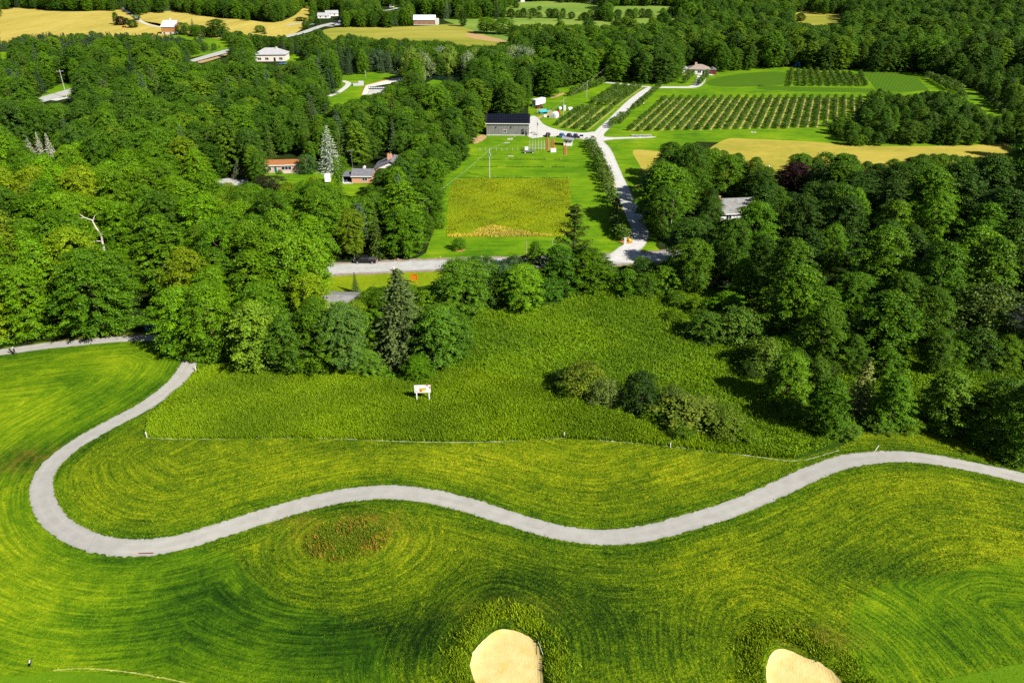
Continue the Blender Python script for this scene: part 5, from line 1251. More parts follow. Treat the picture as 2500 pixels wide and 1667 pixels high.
BLOCK = [(*[float(v) for v in S(px, py)], r) for px, py, r in [(1239, 322, 12), (697, 415, 9), (884, 440, 6), (925, 422, 10), (660, 144, 15), (412, 80, 10), (1036, 58, 13), (1706, 178, 11), (1803, 532, 8), (824, 762, 5.5), (2540, 830, 9), (848, 440, 5), (801, 438, 4), (262, 640, 5), (250, 655, 6), (920, 215, 14),
    (985, 860, 4.5), (808, 410, 5), (828, 455, 3.5), (390, 790, 5), (392, 760, 4), (392, 720, 4), (390, 690, 4)]]
RD = np.array([S(*p) for p in ROAD_PX]); RD2 = np.array([S(*p) for p in [(-200, 290), (60, 250), (110, 238), (180, 220), (330, 185), (470, 142), (520, 133), (560, 126), (640, 108), (700, 90)]])

SUNNY = [(*[float(v) for v in S(px, py)], hh, r) for px, py, hh, r in [(76, 386, 3, 3), (104, 384, 3, 3), (128, 386, 3, 3), (808, 414, 3, 4), (680, 420, 1, 5), (715, 420, 1, 5), (884, 446, 1.5, 5), (925, 430, 3, 4), (1795, 530, 3.5, 5), (824, 760, 2, 4), (660, 148, 2, 9), (250, 640, 11, 3), (136, 236, 1, 8), (1640, 585, 5, 3), (700, 440, 0, 5), (2480, 800, 2, 5), (2240, 364, 0, 8), (2330, 365, 0, 8), (2420, 364, 0, 8)]]
def blocks_sun(x, y, H, R):
    for (u, v, hh, r) in SUNNY:
        dx, dy = x - u, y - v
        al = dx * .78 - dy * .63; la = abs(dx * .63 + dy * .78)
        if al > 0 and la < R + r * .6 and H > (al - R * .5) * .81 + hh: return True
    return False
keep_visible([(208, 542), (236, 536), (264, 556), (272, 604), (240, 606), (228, 568)], float(proj(*[float(v) for v in S(262, 640)], 0)[2]))
# ---------------------------------------------------------------- trees standing by themselves
def solo(key, px, py, pytop, R, label, col=MID, cat='tree', name=None, group=None, exact=False):
    p = gp(px, py); w = R * pxm(py)
    if py > 240:
        hh = py - pytop
        if key[0] in ('spruce', 'hero_spruce', 'weeping'): out = [(px, pytop), (px + w * .85, py - hh * .18), (px - w * .85, py - hh * .18)]
        else: out = [(px - w * .3, pytop + 3), (px + w * .3, pytop + 3), (px + w * .8, pytop + hh * .4), (px + w * .7, py - hh * .3), (px - w * .7, py - hh * .3), (px - w * .8, pytop + hh * .4)]
        keep_visible(out, float(proj(p.x, p.y, 0)[2]))
    return plant(key, p.x, p.y, height_for(px, py, pytop), label, cat, name, group, col, R, exact=exact)
solo(('spruce', 1), 808, 419, 303, 5.0, 'tall silvery blue spruce between the bungalow and brick house', BLU, exact=True)
for px, py, pt_, lb in [(76, 388, 322, 'left'), (104, 385, 322, 'middle'), (128, 388, 324, 'right')]:
    solo(('spruce', int(px) % 3), px, py, pt_, 2.5, 'pale blue spruce among green trees at far left, the %s of three' % lb, (.33, .37, .37), group='three pale blue spruces', exact=True)
solo(('hero_spruce', 0), 985, 884, 652, 6.6, 'large dark grey green spruce at the left edge of the meadow', (.065, .105, .035), exact=True)
solo(('weeping', 0), 826, 463, 383, 1.9, 'narrow weeping green conifer between camper and carport', (.075, .155, .012), name='weeping_conifer')
solo(('bush', 3), 752, 424, 378, 3.2, 'small round tree at the right end of the brick bungalow', (.035, .09, .015))
solo(('bush', 0), 683.5, 425, 415, .9, 'tiny clipped bush beside the green bungalow door', (.05, .14, .006), cat='shrub')
solo(('bush', 1), 655, 468, 432, 5.5, 'dark purplish bush in front of the bungalow lawn', (.028, .032, .01), cat='shrub')
solo(('spruce', 0), 585, 436, 392, 3.0, 'small blue grey spruce at the bungalow drive', (.09, .13, .08))
solo(('pine', 0), 1396, 700, 503, 5.4, 'tall ragged pine rising in front of the yellow grass and drive', (.055, .10, .008), name='pine_tree')
solo(('wood', 8), 1432, 708, 606, 5.0, 'leafy tree at the foot of the tall ragged pine, right side', MID)
solo(('wood', 2), 1362, 716, 600, 4.6, 'leafy tree at the foot of the tall ragged pine, left side', (.045, .12, .006))
solo(('wood', 4), 1306, 692, 588, 2.2, 'small upright green tree standing at the near edge of the road', MID)
solo(('wood', 5), 1128, 762, 636, 6.2, 'broad round tree at the top left corner of the meadow', (.07, .17, .006))
solo(('wood', 3), 1275, 748, 645, 5.4, 'round tree at the top of the meadow below the small upright tree', (.08, .19, .006))
solo(('bush', 1), 1205, 740, 672, 4.0, 'dark bush between two round trees at the meadow top', (.035, .09, .006), cat='shrub')
solo(('bush', 0), 1330, 738, 680, 4.0, 'dark bush right of the round tree at the meadow top', (.035, .10, .006), cat='shrub')
for px, py, pt_, R in [(1480, 706, 655, 2.8), (1530, 716, 660, 3.2), (1575, 722, 668, 2.8), (1618, 716, 650, 3.4)]:
    solo(('bush', px % 4), px, py, pt_, R, 'green bush at the meadow top near the drive mouth, %s from left' % {1480: 'first', 1530: 'second', 1575: 'third', 1618: 'fourth'}[px], MID, cat='shrub', group='bushes at the drive mouth')
for px, py, pt_, R, lb, col in [(1120, 609, 583, 2.0, 'little round tree in a mulch ring on the roadside lawn', MID)]:
    solo(('bush', 3), px, py, pt_, R, lb, col, cat='tree', name='young_tree')
t = thing('mulch_ring', 'orange mulch ring under the little round roadside tree', 'garden bed', gp(1122, 610)); MB().tube([(0, 0, -.05), (0, 0, .08), (0, 0, .14)], [1.5, 1.5, 1.1], M_MULCH, 16).build('mulch', t)
solo(('wood', 0), 1935, 478, 396, 6.0, 'dark purple leaved plum tree among green trees', PLUM, exact=True)
# meadow shrubs
for px, py, pt_, R, lb, col in [(1560, 1000, 912, 3.2, 'dark round evergreen shrub in the middle of the meadow', (.026, .068, .006)), (1425, 960, 890, 4.2, 'pale olive shrub left of the dark round shrub in the meadow', (.10, .15, .012)), (1478, 985, 930, 3.0, 'low olive shrub touching the dark round shrub on its left', (.09, .14, .02)),
        (1690, 1036, 980, 5.0, 'pale olive spreading shrub right of the dark round shrub', (.10, .15, .012)), (1765, 1055, 1005, 4.0, 'low olive shrub farthest right of the dark round shrub', (.09, .15, .01)), (1640, 1000, 950, 3.0, 'small olive shrub just right of the dark round shrub', (.09, .14, .015)),
        (1720, 826, 765, 4.2, 'shrub on the right side of the meadow casting long shadow, left one', (.055, .13, .008)), (1800, 832, 755, 4.6, 'leafy shrub on the right side of the meadow, behind its left neighbour', (.07, .15, .012)), (1770, 770, 715, 4.0, 'leafy shrub high on the right side of the meadow', MID), (1375, 940, 905, 2.2, 'small dark shrub left of the pale olive shrub', (.05, .11, .008)),
        (1860, 905, 830, 3.8, 'sunny shrub at the top of the thicket right of the meadow', (.10, .19, .01))]:
    solo(('bush', int(px / 5) % 4), px, py, pt_, R, lb, col, cat='shrub')
for px, py, pt_, R, lb, col, k in [(1915, 985, 862, 3.6, 'bright bushy tree at the left tip of the thicket', (.08, .17, .008), 4), (2010, 1055, 925, 3.0, 'narrow leafy tree at the front of the thicket', MID, 8), (1985, 960, 875, 2.4, 'thin young tree behind the left tip of the thicket', (.07, .15, .006), 8),
        (2165, 1040, 915, 3.0, 'narrow green tree in the middle of the thicket front', MID, 4), (2290, 1045, 905, 3.8, 'leafy tree standing right of the middle of the thicket front', (.075, .16, .006), 2), (2420, 1085, 925, 4.0, 'leafy tree near the right end of the thicket front', (.06, .14, .008), 0), (2495, 1120, 930, 4.2, 'leafy tree at the right image edge above the path', MID, 3),
        (2360, 1062, 965, 2.6, 'short dark tree in the right part of the thicket front', DK, 4)]:
    solo(('wood', k), px, py, pt_, R, lb, col)
solo(('spruce', 2), 2092, 1010, 870, 3.6, 'feathery olive conifer in the thicket right of the meadow', (.14, .18, .05), exact=True)
for px, py, pt_, R in [(2060, 1062, 1030, 2.4), (2140, 1045, 1012, 2.6), (2215, 1050, 1020, 2.2), (2460, 1118, 1075, 2.6), (1935, 1020, 985, 2.4), (1885, 965, 930, 2.2), (2380, 1080, 1046, 2.2)]:
    solo(('bush', px % 4), px, py, pt_, R, 'low bush at the front of the thicket, %s from the left' % {1885: 'first', 1935: 'second', 2060: 'third', 2140: 'fourth', 2215: 'fifth', 2380: 'sixth', 2460: 'seventh'}[px], (.075, .16, .008), cat='shrub', group='low bushes before the thicket')
# rounded hedge tree by the black roof
solo(('bush', 1), 2385, 840, 700, 7.0, 'big rounded olive green tree beside the black roof', (.075, .13, .012))
# bottom-left of the meadow: wood front bushes
for i, (px, py, pt_, R) in enumerate([(1620, 1012, 980, 2.6), (1660, 1060, 1030, 2.6), (1590, 1022, 992, 2.0), (1380, 962, 935, 2.0), (1820, 1075, 1045, 2.4), (1655, 745, 712, 2.6), (1700, 762, 728, 2.6), (1755, 800, 768, 2.6), (1850, 870, 836, 2.8), (1795, 880, 852, 2.4), (1640, 780, 757, 2.0)]):
    solo(('bush', i % 4), px, py, pt_, R, 'low bush merging into the meadow, %s along from %s' % (['first', 'second', 'third', 'fourth', 'fifth', 'sixth'][i % 6], 'the dark round shrub' if i < 5 else 'the drive mouth bushes' if i < 8 else 'the right meadow shrubs'), (.07, .15, .003), cat='shrub', group='low bushes in the meadow')
n_ = 0
ORD = ['first', 'second', 'third', 'fourth', 'fifth', 'sixth', 'seventh', 'eighth', 'ninth', 'tenth', 'eleventh', 'twelfth', 'thirteenth', 'fourteenth', 'fifteenth', 'sixteenth', 'seventeenth', 'eighteenth', 'nineteenth', 'twentieth']
for px, py, pt_, R, col in [(460, 862, 700, 5.2, BR), (530, 872, 690, 5.5, BR), (640, 892, 735, 5.0, (.10, .19, .008)), (715, 900, 765, 4.6, (.07, .16, .008)), (780, 902, 740, 4.6, MID), (850, 905, 745, 4.4, (.06, .13, .015)), (900, 912, 855, 2.8, (.07, .16, .008)), (1078, 900, 748, 4.4, (.06, .15, .006)), (1022, 925, 872, 2.4, MID), (1100, 872, 760, 4.6, (.05, .12, .006)), (930, 770, 712, 3.0, MID), (1090, 780, 720, 3.6, (.07, .16, .006))]:
    solo(('wood', n_ % 9), px, py, pt_, R, 'bushy tree along the near edge of the left wood, %s from the path' % ORD[n_], col, group='bushy trees along the near edge of the left wood'); n_ += 1
# single trees in the far fields
FT = [(1200, 43, 22), (1228, 43, 20), (1247, 43, 22), (1265, 44, 20), (1278, 44, 24), (1301, 44, 24), (1316, 44, 15), (1341, 45, 24), (1355, 45, 24), (1374, 46, 26), (1395, 47, 18), (1427, 50, 20), (1440, 50, 26), (1457, 51, 28), (1475, 51, 28), (1490, 52, 26), (1507, 55, 32),
      (1535, 46, 24), (1550, 46, 26), (1567, 45, 24), (1582, 44, 22), (1618, 41, 22), (1636, 41, 24), (1652, 40, 24), (1668, 38, 22), (1684, 37, 24)]
for k, (px, py, hp) in enumerate(FT):
    a = 'hedgerow tree between the far pastures, %s from left' % (ORD[k] if k < 17 else ORD[k - 17]) if k < 17 else 'tree along the upper green field edge, %s from left' % ORD[k - 17]
    solo(('wood', k % 9), px, py, py - hp, 3.4 + (k % 3) * .7, a, DK if k % 3 else MID, group='hedgerow trees of the far pastures')
for px, py, pt_, R, lb, col, k in [(1090, 44, 18, 4.4, 'bushy dark tree right of the weathered barn, left one', DK, 0), (1075, 45, 26, 3, 'smaller tree right of the weathered barn', DK, 4), (1130, 65, 22, 4.0, 'tall narrow dark tree in the pasture right of the weathered barn', DK, 8), (1188, 82, 42, 9, 'bright broad willow like tree at the right end of the tan pasture', BR, 5), (1228, 84, 44, 9, 'dark tree beside the bright broad one at the pasture end', MID, 1),
        (998, 62, 44, 4.6, 'round tree at the left end of the weathered barn', MID, 3), (1260, 20, 6, 4, 'round tree below the long white shed', DK, 0), (1317, 26, 15, 2.6, 'small lone round tree in the pasture', DK, 3), (1953, 52, 32, 5, 'lone round dark tree in the small yellow field', DK, 0),
        (446, 84, 55, 4.6, 'green tree at the right of the brown barn', MID, 1), (534, 92, 47, 8, 'big dark round tree in the tan field right of the barn', DK, 5), (635, 80, 62, 4.5, 'pale green tree at the lower edge of the tan field', BR, 3), (285, 60, 30, 3, 'thin tree among the small group in the tan field', MID, 8), (297, 62, 40, 5, 'dark tree among the small group in the tan field', PLUM, 0), (325, 68, 48, 5, 'round dark tree beside the red tractor', DK, 3), (335, 50, 34, 4, 'round tree beside the farm track', MID, 1), (311, 60, 44, 3.2, 'small cone shaped tree in the tan field group', DK, 4),
        (748, 70, 50, 4, 'tree by the road below the white farmhouse, left', MID, 2), (775, 62, 45, 3.6, 'tree by the road below the white farmhouse, right', DK, 4), (765, 38, 18, 5, 'dark tree left of the white farmhouse', DK, 0), (735, 52, 42, 6, 'low dark clump beside the sandy yard', DK, 1)]:
    solo(('wood', k), px, py, pt_, R, lb, col)
for k, (px, py, pt_) in enumerate([(475, 88, 46), (495, 95, 76), (646, 84, 64), (492, 118, 80), (480, 112, 85)]):
    solo(('spruce', k % 3), px, py, pt_, [4.5, 3, 3, 5, 4][k], ['dark tall spruce right of the brown barn', 'pale spruce below the big dark round tree', 'small spruce at the lower edge of the tan field', 'broad dark spruce on the roadside below the barn', 'dark spruce beside the broad one below the barn'][k], SPR)
solo(('spruce', 1), 328, 34, 3, 6, 'dark broad spruce beside the farm track', SPR); solo(('spruce', 0), 312, 18, 6, 3.4, 'pale blue spruce left of the farm track', (.16, .24, .22), exact=True); solo(('spruce', 2), 372, 12, -3, 3.5, 'pale blue spruce behind the blue spruce hedge', (.16, .22, .2), exact=True)
for k in range(12):
    solo(('spruce', k % 3), 351 + k * 6.2, 31 - k * .35, 19 - k * .45, 2.1, 'blue spruce in the planted row behind the tan field, %s from left' % ORD[k], (.10, .19, .17), group='planted row of blue spruces', exact=True)
for k in range(14):
    solo(('spruce', k % 3), 838 + k * 9.4, 66 - (k % 3), 34 + (k % 4) * 2.4, 3.8, 'dark spruce in the windbreak left of the weathered barn, %s from left' % ORD[k], SPR, group='spruce windbreak by the weathered barn')

# ---------------------------------------------------------------- orchards
M_ORB = M_BARK
def fruit_mesh(k):
    p = broadleaf('fruit_%d' % k, H=2.7, R=1.05, low=.16, nb=24, lpb=22, leaf=.30, lobes=.3, flat=.8, peak=.5, puff=.42)
    V, Fq, vv = p['crown']; V = V.copy()
    tv = np.array([(a * .05, b * .05, c) for c in (0, 1.4) for a, b in ((-1, -1), (1, -1), (1, 1), (-1, 1))], float); tf = np.array([(0, 1, 5, 4), (1, 2, 6, 5), (2, 3, 7, 6), (3, 0, 4, 7)]) + len(V)
    return np_mesh('fruit_%d' % k, np.vstack([V, tv]), [Fq, tf], [M_ORCH, M_ORB], midx=np.r_[np.zeros(len(Fq)), np.ones(4)], fattr={'v': np.r_[vv, np.zeros(4)]})
FRUIT = [fruit_mesh(k) for k in range(4)]
STRIPS = []   # (start, end)
rowsA = []
dirv = np.array([30.0, 77.0]); dirv /= np.linalg.norm(dirv)
for i in range(27):
    x0 = 50.7 + 4.37 * i
    y0 = 334 + i * .45 - 4.37 * i * 0.02
    a = np.array([x0, y0]); rowsA.append((a + dirv * random.uniform(0, 1.5), a + dirv * (80 - i * .25), 1.75, .74))
rowsB = []
for (a, b) in [((1358, 307), (1428, 262)), ((1381, 313), (1448, 262)), ((1406, 316), (1470, 262)), ((1428, 319), (1493, 267))]: rowsB.append((a, b, 1.9, .85))
rowsC = []
for (a, b) in [((1446, 254), (1512, 211)), ((1463, 257), (1529, 211)), ((1479, 258), (1548, 211)), ((1499, 259), (1566, 212))]: rowsC.append((a, b, 1.9, .9))
rowsD = []
tops = [1933, 1948, 1962, 1977, 1992, 2007, 2022, 2037, 2052, 2067, 2095]; bots = [1927, 1949, 1966, 1985, 2004, 2026, 2043, 2063, 2079, 2096, 2114]
for a, b in zip(bots, tops): rowsD.append(((a, 211), (b, 166 + (b - 1933) * .06), 2.0, .85))
rowsE = [((1432, 352), (1452, 392), 3.3, 1.15), ((1446, 352), (1470, 400), 3.4, 1.1), ((1455, 400), (1482, 470), 3.8, 1.35), ((1470, 405), (1492, 455), 3.6, 1.2), ((1484, 476), (1507, 520), 3.8, 1.35), ((1494, 541), (1528, 585), 2.3, 1.3), ((1500, 560), (1518, 590), 2.4, 1.2)]
rowsF = [((1488, 313), (1518, 291), 2.6, 1.1), ((1512, 303), (1535, 283), 2.6, 1.0), ((1556, 262), (1612, 213), 2.6, 1.1), ((1545, 268), (1565, 256), 2.6, 1.0), ((1668, 206), (1690, 186), 2.8, 1.3), ((1705, 210), (1727, 186), 2.8, 1.3)]
rowsG = [((1394, 236), (1470, 206), 3.0, 1.25), ((1396, 230), (1440, 212), 3.0, 1.1)]
rowsH = [((2256, 187), (2318, 222), 3.0, 1.3), ((2272, 184), (2345, 222), 3.2, 1.2), ((2330, 222), (2400, 286), 3.0, 1.2), ((2358, 206), (2455, 284), 2.2, 1.2), ((2300, 186), (2322, 198), 3.2, 1.2)]
fruit = []  # x, y, scale, rowlabel, index, px-size
def px_row(r):
    return (np.array([float(v) for v in S(*r[0])]), np.array([float(v) for v in S(*r[1])]), r[2], r[3])
def do_rows(rows, name, strip=True, W=1.0):
    for i, (a, b, st, sc) in enumerate(rows):
        L = np.linalg.norm(b - a); n = int(L / st)
        if strip: STRIPS.append((a, b, W))
        for k in range(n + 1):
            q = a + (b - a) * (k / max(1, n)) + rng.normal(size=2) * .16
            if random.random() < .04: continue
            px, py, zc = proj(q[0], q[1], 1.2)
            if not (0 < px < 2500): continue
            if open_mask_far(px, py) is False: continue
            fruit.append((q[0], q[1], sc * random.uniform(.82, 1.2), name, i, k, F / zc * sc * random.uniform(.98, 1.02)))
def open_mask_far(px, py):
    # the grove in front of the orchard hides some rows
    return bool(MASK[int(py // 4), int(px // 4)])
do_rows([px_row(r) for r in rowsE], 'gravel drive', True, 1.6)
do_rows([px_row(r) for r in rowsF], 'uphill drive', False)
do_rows([px_row(r) for r in rowsB], 'four short rows nearest the barn', True, .8)
do_rows([px_row(r) for r in rowsC], 'four short rows on the upper farm lawn', True, .6)
do_rows(rowsA, 'large orchard', True, .75)
do_rows([px_row(r) for r in rowsD], 'upper orchard block', False)
do_rows([px_row(r) for r in rowsG], 'loose row on the farm lawn', False)
do_rows([px_row(r) for r in rowsH], 'curving rows at the far right', False)
fruit.sort(key=lambda f: -f[6])
NF = 300
def nth(k): return ORD[k] if k < 20 else None
for j, (x, y, sc, nm, i, k, s) in enumerate(fruit[:NF]):
    m = FRUIT[j % 4]
    o = link('orchard_tree', m, None, (x, y, 0), random.uniform(0, 6.28), (sc, sc, sc * random.uniform(.9, 1.15)))
    where = {'gravel drive': 'small fruit tree %s from the near end, %s row beside the gravel drive', 'uphill drive': 'small fruit tree %s from the near end, %s row flanking the uphill drive',
             'four short rows nearest the barn': 'dark fruit tree %s from the near end, %s short row near the barn', 'four short rows on the upper farm lawn': 'dark fruit tree %s from the near end, %s short row uphill',
             'large orchard': 'fruit tree %s from the near end, %s row of the large orchard', 'upper orchard block': 'fruit tree %s from the near end, %s row of the upper orchard block',
             'loose row on the farm lawn': 'fruit tree %s from the near end, %s loose row on the farm lawn', 'curving rows at the far right': 'fruit tree %s from the near end, %s curving row at far right'}[nm]
    kk = ORD[k] if k < 20 else 'over twenty'; ii = ORD[i] if i < 20 else 'far right %s' % ORD[i - 20]
    tag(o, where % (kk, ii), 'fruit tree', 'orchard trees: ' + nm)
# dry strips under the rows, and yellow mown bands
V = []; Q = []
for (a, b, w) in STRIPS:
    d = (b - a) / np.linalg.norm(b - a); nrm = np.array([-d[1], d[0]])
    if nrm[0] < 0: nrm = -nrm
    off = nrm * 1.25
    for sgn in (1,):
        k = len(V); n = 16
        for i in range(n + 1):
            c = a + (b - a) * i / n + off
            ww = w * random.uniform(.55, 1.15)
            V += [(*(c - nrm * ww * .5), .10), (*(c + nrm * ww * .5), .10)]
        Q += [(k + 2 * i, k + 2 * i + 1, k + 2 * i + 3, k + 2 * i + 2) for i in range(n)]
V = np.array(V); Q = np.array(Q)
cr = np.cross(V[Q[:, 1]] - V[Q[:, 0]], V[Q[:, 3]] - V[Q[:, 0]])[:, 2]; Q[cr < 0] = Q[cr < 0][:, ::-1]
tag(link('soil_strips', np_mesh('soil_strips', V, [Q], M_STRIP)), kind='structure')

# ---------------------------------------------------------------- woods: every tree placed on the ground, kept off the open places
REG = [  # base outline in photo px, name, tones (weights), kinds, height range
 ([(-400, 440), (900, 440), (880, 640), (860, 760), (1180, 760), (1180, 960), (-400, 960)], 'the left wood', [(BR, 5), (MID, 2), (YG, 1)], [('wood', 1)], (16, 21)),
 ([(-400, 300), (700, 300), (700, 440), (-400, 440)], 'the wood beside the bungalow', [(BR, 4), (MID, 3), (DK, 1)], [('wood', 12), ('spruce', 1)], (14, 19)),
 ([(700, 260), (1010, 260), (1010, 640), (700, 640)], 'the brick house trees', [(BR, 3), (MID, 4), (DK, 2)], [('wood', 8), ('pine', 1), ('spruce', 1)], (12, 17)),
 ([(1010, 330), (1200, 330), (1200, 640), (1010, 640)], 'the yellow grass tree belt', [(MID, 4), (BR, 2), (DK, 2)], [('wood', 8), ('bush', 1)], (9, 15)),
 ([(880, 215), (1320, 215), (1320, 340), (880, 340)], 'the wood behind the barn', [(MID, 4), (DK, 3), (BR, 2)], [('wood', 1)], (14, 19)),
 ([(1320, 120), (1800, 120), (1800, 212), (1320, 212)], 'the farm lawn wood', [(DK, 4), (MID, 4), (BR, 1)], [('wood', 1)], (16, 22)),
 ([(1800, 100), (2600, 100), (2600, 196), (1800, 196)], 'the wood above the orchards', [(DK, 5), (MID, 3)], [('wood', 1)], (16, 22)),
 ([(1950, 196), (2800, 196), (2800, 362), (1950, 362)], 'the grove beside the orchard', [(MID, 4), (BR, 2), (DK, 2)], [('wood', 4), ('bush', 3)], (7, 13)),
 ([(1450, 362), (2900, 362), (2900, 640), (1450, 640)], 'the wood beside the drive', [(MID, 6), (DK, 3), (BR, 2), ((.09, .155, .01), 1)], [('wood', 1)], (15, 23)),
 ([(1450, 640), (3000, 640), (3000, 900), (1450, 900)], 'the wood beside the meadow', [(MID, 5), (DK, 3), (BR, 1)], [('wood', 7), ('bush', 2)], (12, 19)),
 ([(1700, 900), (3000, 900), (3000, 1200), (1700, 1200)], 'the right path thicket', [(MID, 4), (BR, 2), (DK, 2)], [('wood', 3), ('bush', 4)], (7, 11)),
 ([(-500, 80), (430, 80), (460, 150), (-500, 165)], 'the tan field plantation', [(PIN, 3), (SPR, 2), (MID, 1)], [('pine', 2), ('spruce', 7), ('wood', 1)], (11, 16)),
 ([(780, 128), (1000, 128), (1000, 186), (780, 186)], 'the spillway copse', [(SPR, 3), (MID, 2)], [('spruce', 4), ('wood', 2), ('willow', 1)], (10, 15)),
 ([(990, 110), (1330, 110), (1330, 215), (990, 215)], 'the pondside trees', [((.11, .19, .02), 4), (SIL, 2), (MID, 3)], [('willow', 3), ('wood', 2)], (11, 16)),
 ([(-400, 165), (880, 165), (880, 300), (-400, 300)], 'the road bend wood', [(MID, 5), (BR, 4), (DK, 2)], [('wood', 9), ('pine', 1), ('spruce', 2)], (12, 19)),
 ([(440, 90), (880, 90), (880, 165), (440, 165)], 'the white house trees', [(MID, 4), (DK, 2), (BR, 2)], [('wood', 5), ('spruce', 2), ('willow', 1)], (10, 15)),
]
def region(px, py):
    for r in REG:
        if inside(r[0], np.array([px]), np.array([py]))[0]: return r
    return (None, 'the far woods', [(DK, 5), (MID, 4), ((.04, .10, .02), 3)], [('wood', 9), ('spruce', 1)], (13, 19))
def wpick(l): return random.choices([a for a, _ in l], [w for _, w in l])[0]
def tone_word(c):
    if c in (BR, YG): return 'bright green'
    if c in (DK, SPR): return 'dark green'
    if c == SIL: return 'silvery green'
    if c == PIN: return 'bluish green'
    return 'mid green'
TREES = []
occ = {}
def free(x, y, r):
    k = int(x // 8), int(y // 8)
    for a in (-1, 0, 1):
        for b in (-1, 0, 1):
            for (u, v, q) in occ.get((k[0] + a, k[1] + b), ()):
                if (u - x) ** 2 + (v - y) ** 2 < ((q + r) * .5) ** 2: return False
    return True
def cands():
    y = 128.0
    while y < 1500:
        st = 4.6 if y < 330 else (6.2 if y < 620 else (8.5 if y < 1000 else 12))
        hw = .70 * (y * CP + HC * SP) + 18
        x = -hw
        while x < hw:
            yield x + random.uniform(-.45, .45) * st, y + random.uniform(-.45, .45) * st, st
            x += st
        y += st
for x, y, st in cands():
    px, py, zc = proj(x, y, 0)
    if px < -120 and py > 848: continue
    if px > 2560 and py > 1130: continue
    if -120 < px < 2500 and 0 <= py < 1667 and 0 <= px and MASK[int(py // 4), int(px // 4)]: continue
    if any((x - u) ** 2 + (y - v) ** 2 < r * r for u, v, r in BLOCK): continue
    if y < 260 and dist_line(RD, np.array([x]), np.array([y]))[0] < 5.5: continue
    if y > 250 and px < 720 and dist_line(RD2, np.array([x]), np.array([y]))[0] < 6: continue
    nm = region(px, py)
    kind = wpick(nm[3]); col = wpick(nm[2]); lo, hi = nm[4]
    H = random.uniform(lo, hi) * random.choice((.8, .95, 1, 1, 1.08, 1.18))
    ratio = {'wood': .34 if px > 1450 and py > 340 else .31, 'bush': .5, 'willow': .42, 'spruce': .24, 'pine': .24}[kind]
    if kind == 'bush': H = random.uniform(3.5, 6.5)
    ok = False
    for f in (1, .8, .62, .47, .34):
        h2 = H * f; R2 = h2 * ratio * random.uniform(.74, 1.25)
        if f < .62 and kind == 'wood': kk = 'bush'; R2 = h2 * .46
        else: kk = kind
        if h2 < 2.2: break
        if f < .6 and nm[1] == 'the wood beside the drive' and random.random() < .7: break
        if blocks_sun(x, y, h2, R2): continue
        if open_hit(x, y, h2, R2) <= .001:
            ok = True; break
    if not ok: continue
    sp = R2 * (1.05 if kk == 'bush' else 1.6 if px > 1450 and py > 340 else 1.25)
    if not free(x, y, sp): continue
    occ.setdefault((int(x // 8), int(y // 8)), []).append((x, y, sp))
    if kind in ('spruce', 'pine'): col = random.choice([SPR, PIN, (.06, .11, .05)])
    TREES.append((x, y, h2, R2, kk, col, nm[1], float(px), float(py), float(zc)))
print('TREES', len(TREES), {k: sum(t[4] == k for t in TREES) for k in ('wood', 'bush', 'willow', 'spruce', 'pine')})
lim = {'wood': 250, 'bush': 110, 'willow': 40, 'spruce': 60, 'pine': 40}
INDIV = []; REST = []
for k in lim:
    L = [t for t in TREES if t[4] == k]
    vis = [t for t in L if -60 < t[7] < 2560 and float(proj(t[0], t[1], t[2])[1]) < 1667 and t[8] > -5]
    vis.sort(key=lambda t: t[9])
    INDIV += vis[:lim[k]]; s = set(map(id, vis[:lim[k]])); REST += [t for t in L if id(t) not in s]
# labels: tone, kind, place within the rank of its wood
import collections
bins = collections.defaultdict(list)
reg_y = collections.defaultdict(list)
for t in INDIV: reg_y[t[6]].append(t[1])
cut = {r: np.quantile(v, np.linspace(0, 1, max(2, min(7, len(v) // 14 + 2)))) for r, v in reg_y.items()}
RANK = ['front', 'second', 'third', 'fourth', 'fifth', 'sixth', 'rear']
KW = {'wood': 'leafy tree', 'bush': 'bush', 'willow': 'soft crowned tree', 'spruce': 'spruce', 'pine': 'pine'}
for t in INDIV:
    rk = int(np.clip(np.searchsorted(cut[t[6]], t[1]) - 1, 0, 6))
    bins[(t[6], rk, KW[t[4]], tone_word(t[5]))].append(t)
for (rname, rk, kw, tw), L in bins.items():
    L.sort(key=lambda t: t[7])
    one = len(cut[rname]) <= 2
    for i, t in enumerate(L):
        x, y, H, R2, kk, col, *_ = t
        n = {'wood': 9, 'bush': 4, 'willow': 2, 'spruce': 3, 'pine': 2}[kk]
        place = '' if len(L) == 1 else ', %s from left' % (ORD[i] if i < 20 else 'far along')
        lab = '%s %s%s%s%s' % (tw, kw, place, ' in ' if one else ', %s rank of ' % RANK[rk], rname)
        plant((kk, random.randrange(n)), x, y, H, lab, 'shrub' if kk == 'bush' else 'tree', None, '%ss in %s' % (kw, rname), col, R2, sink=.1)

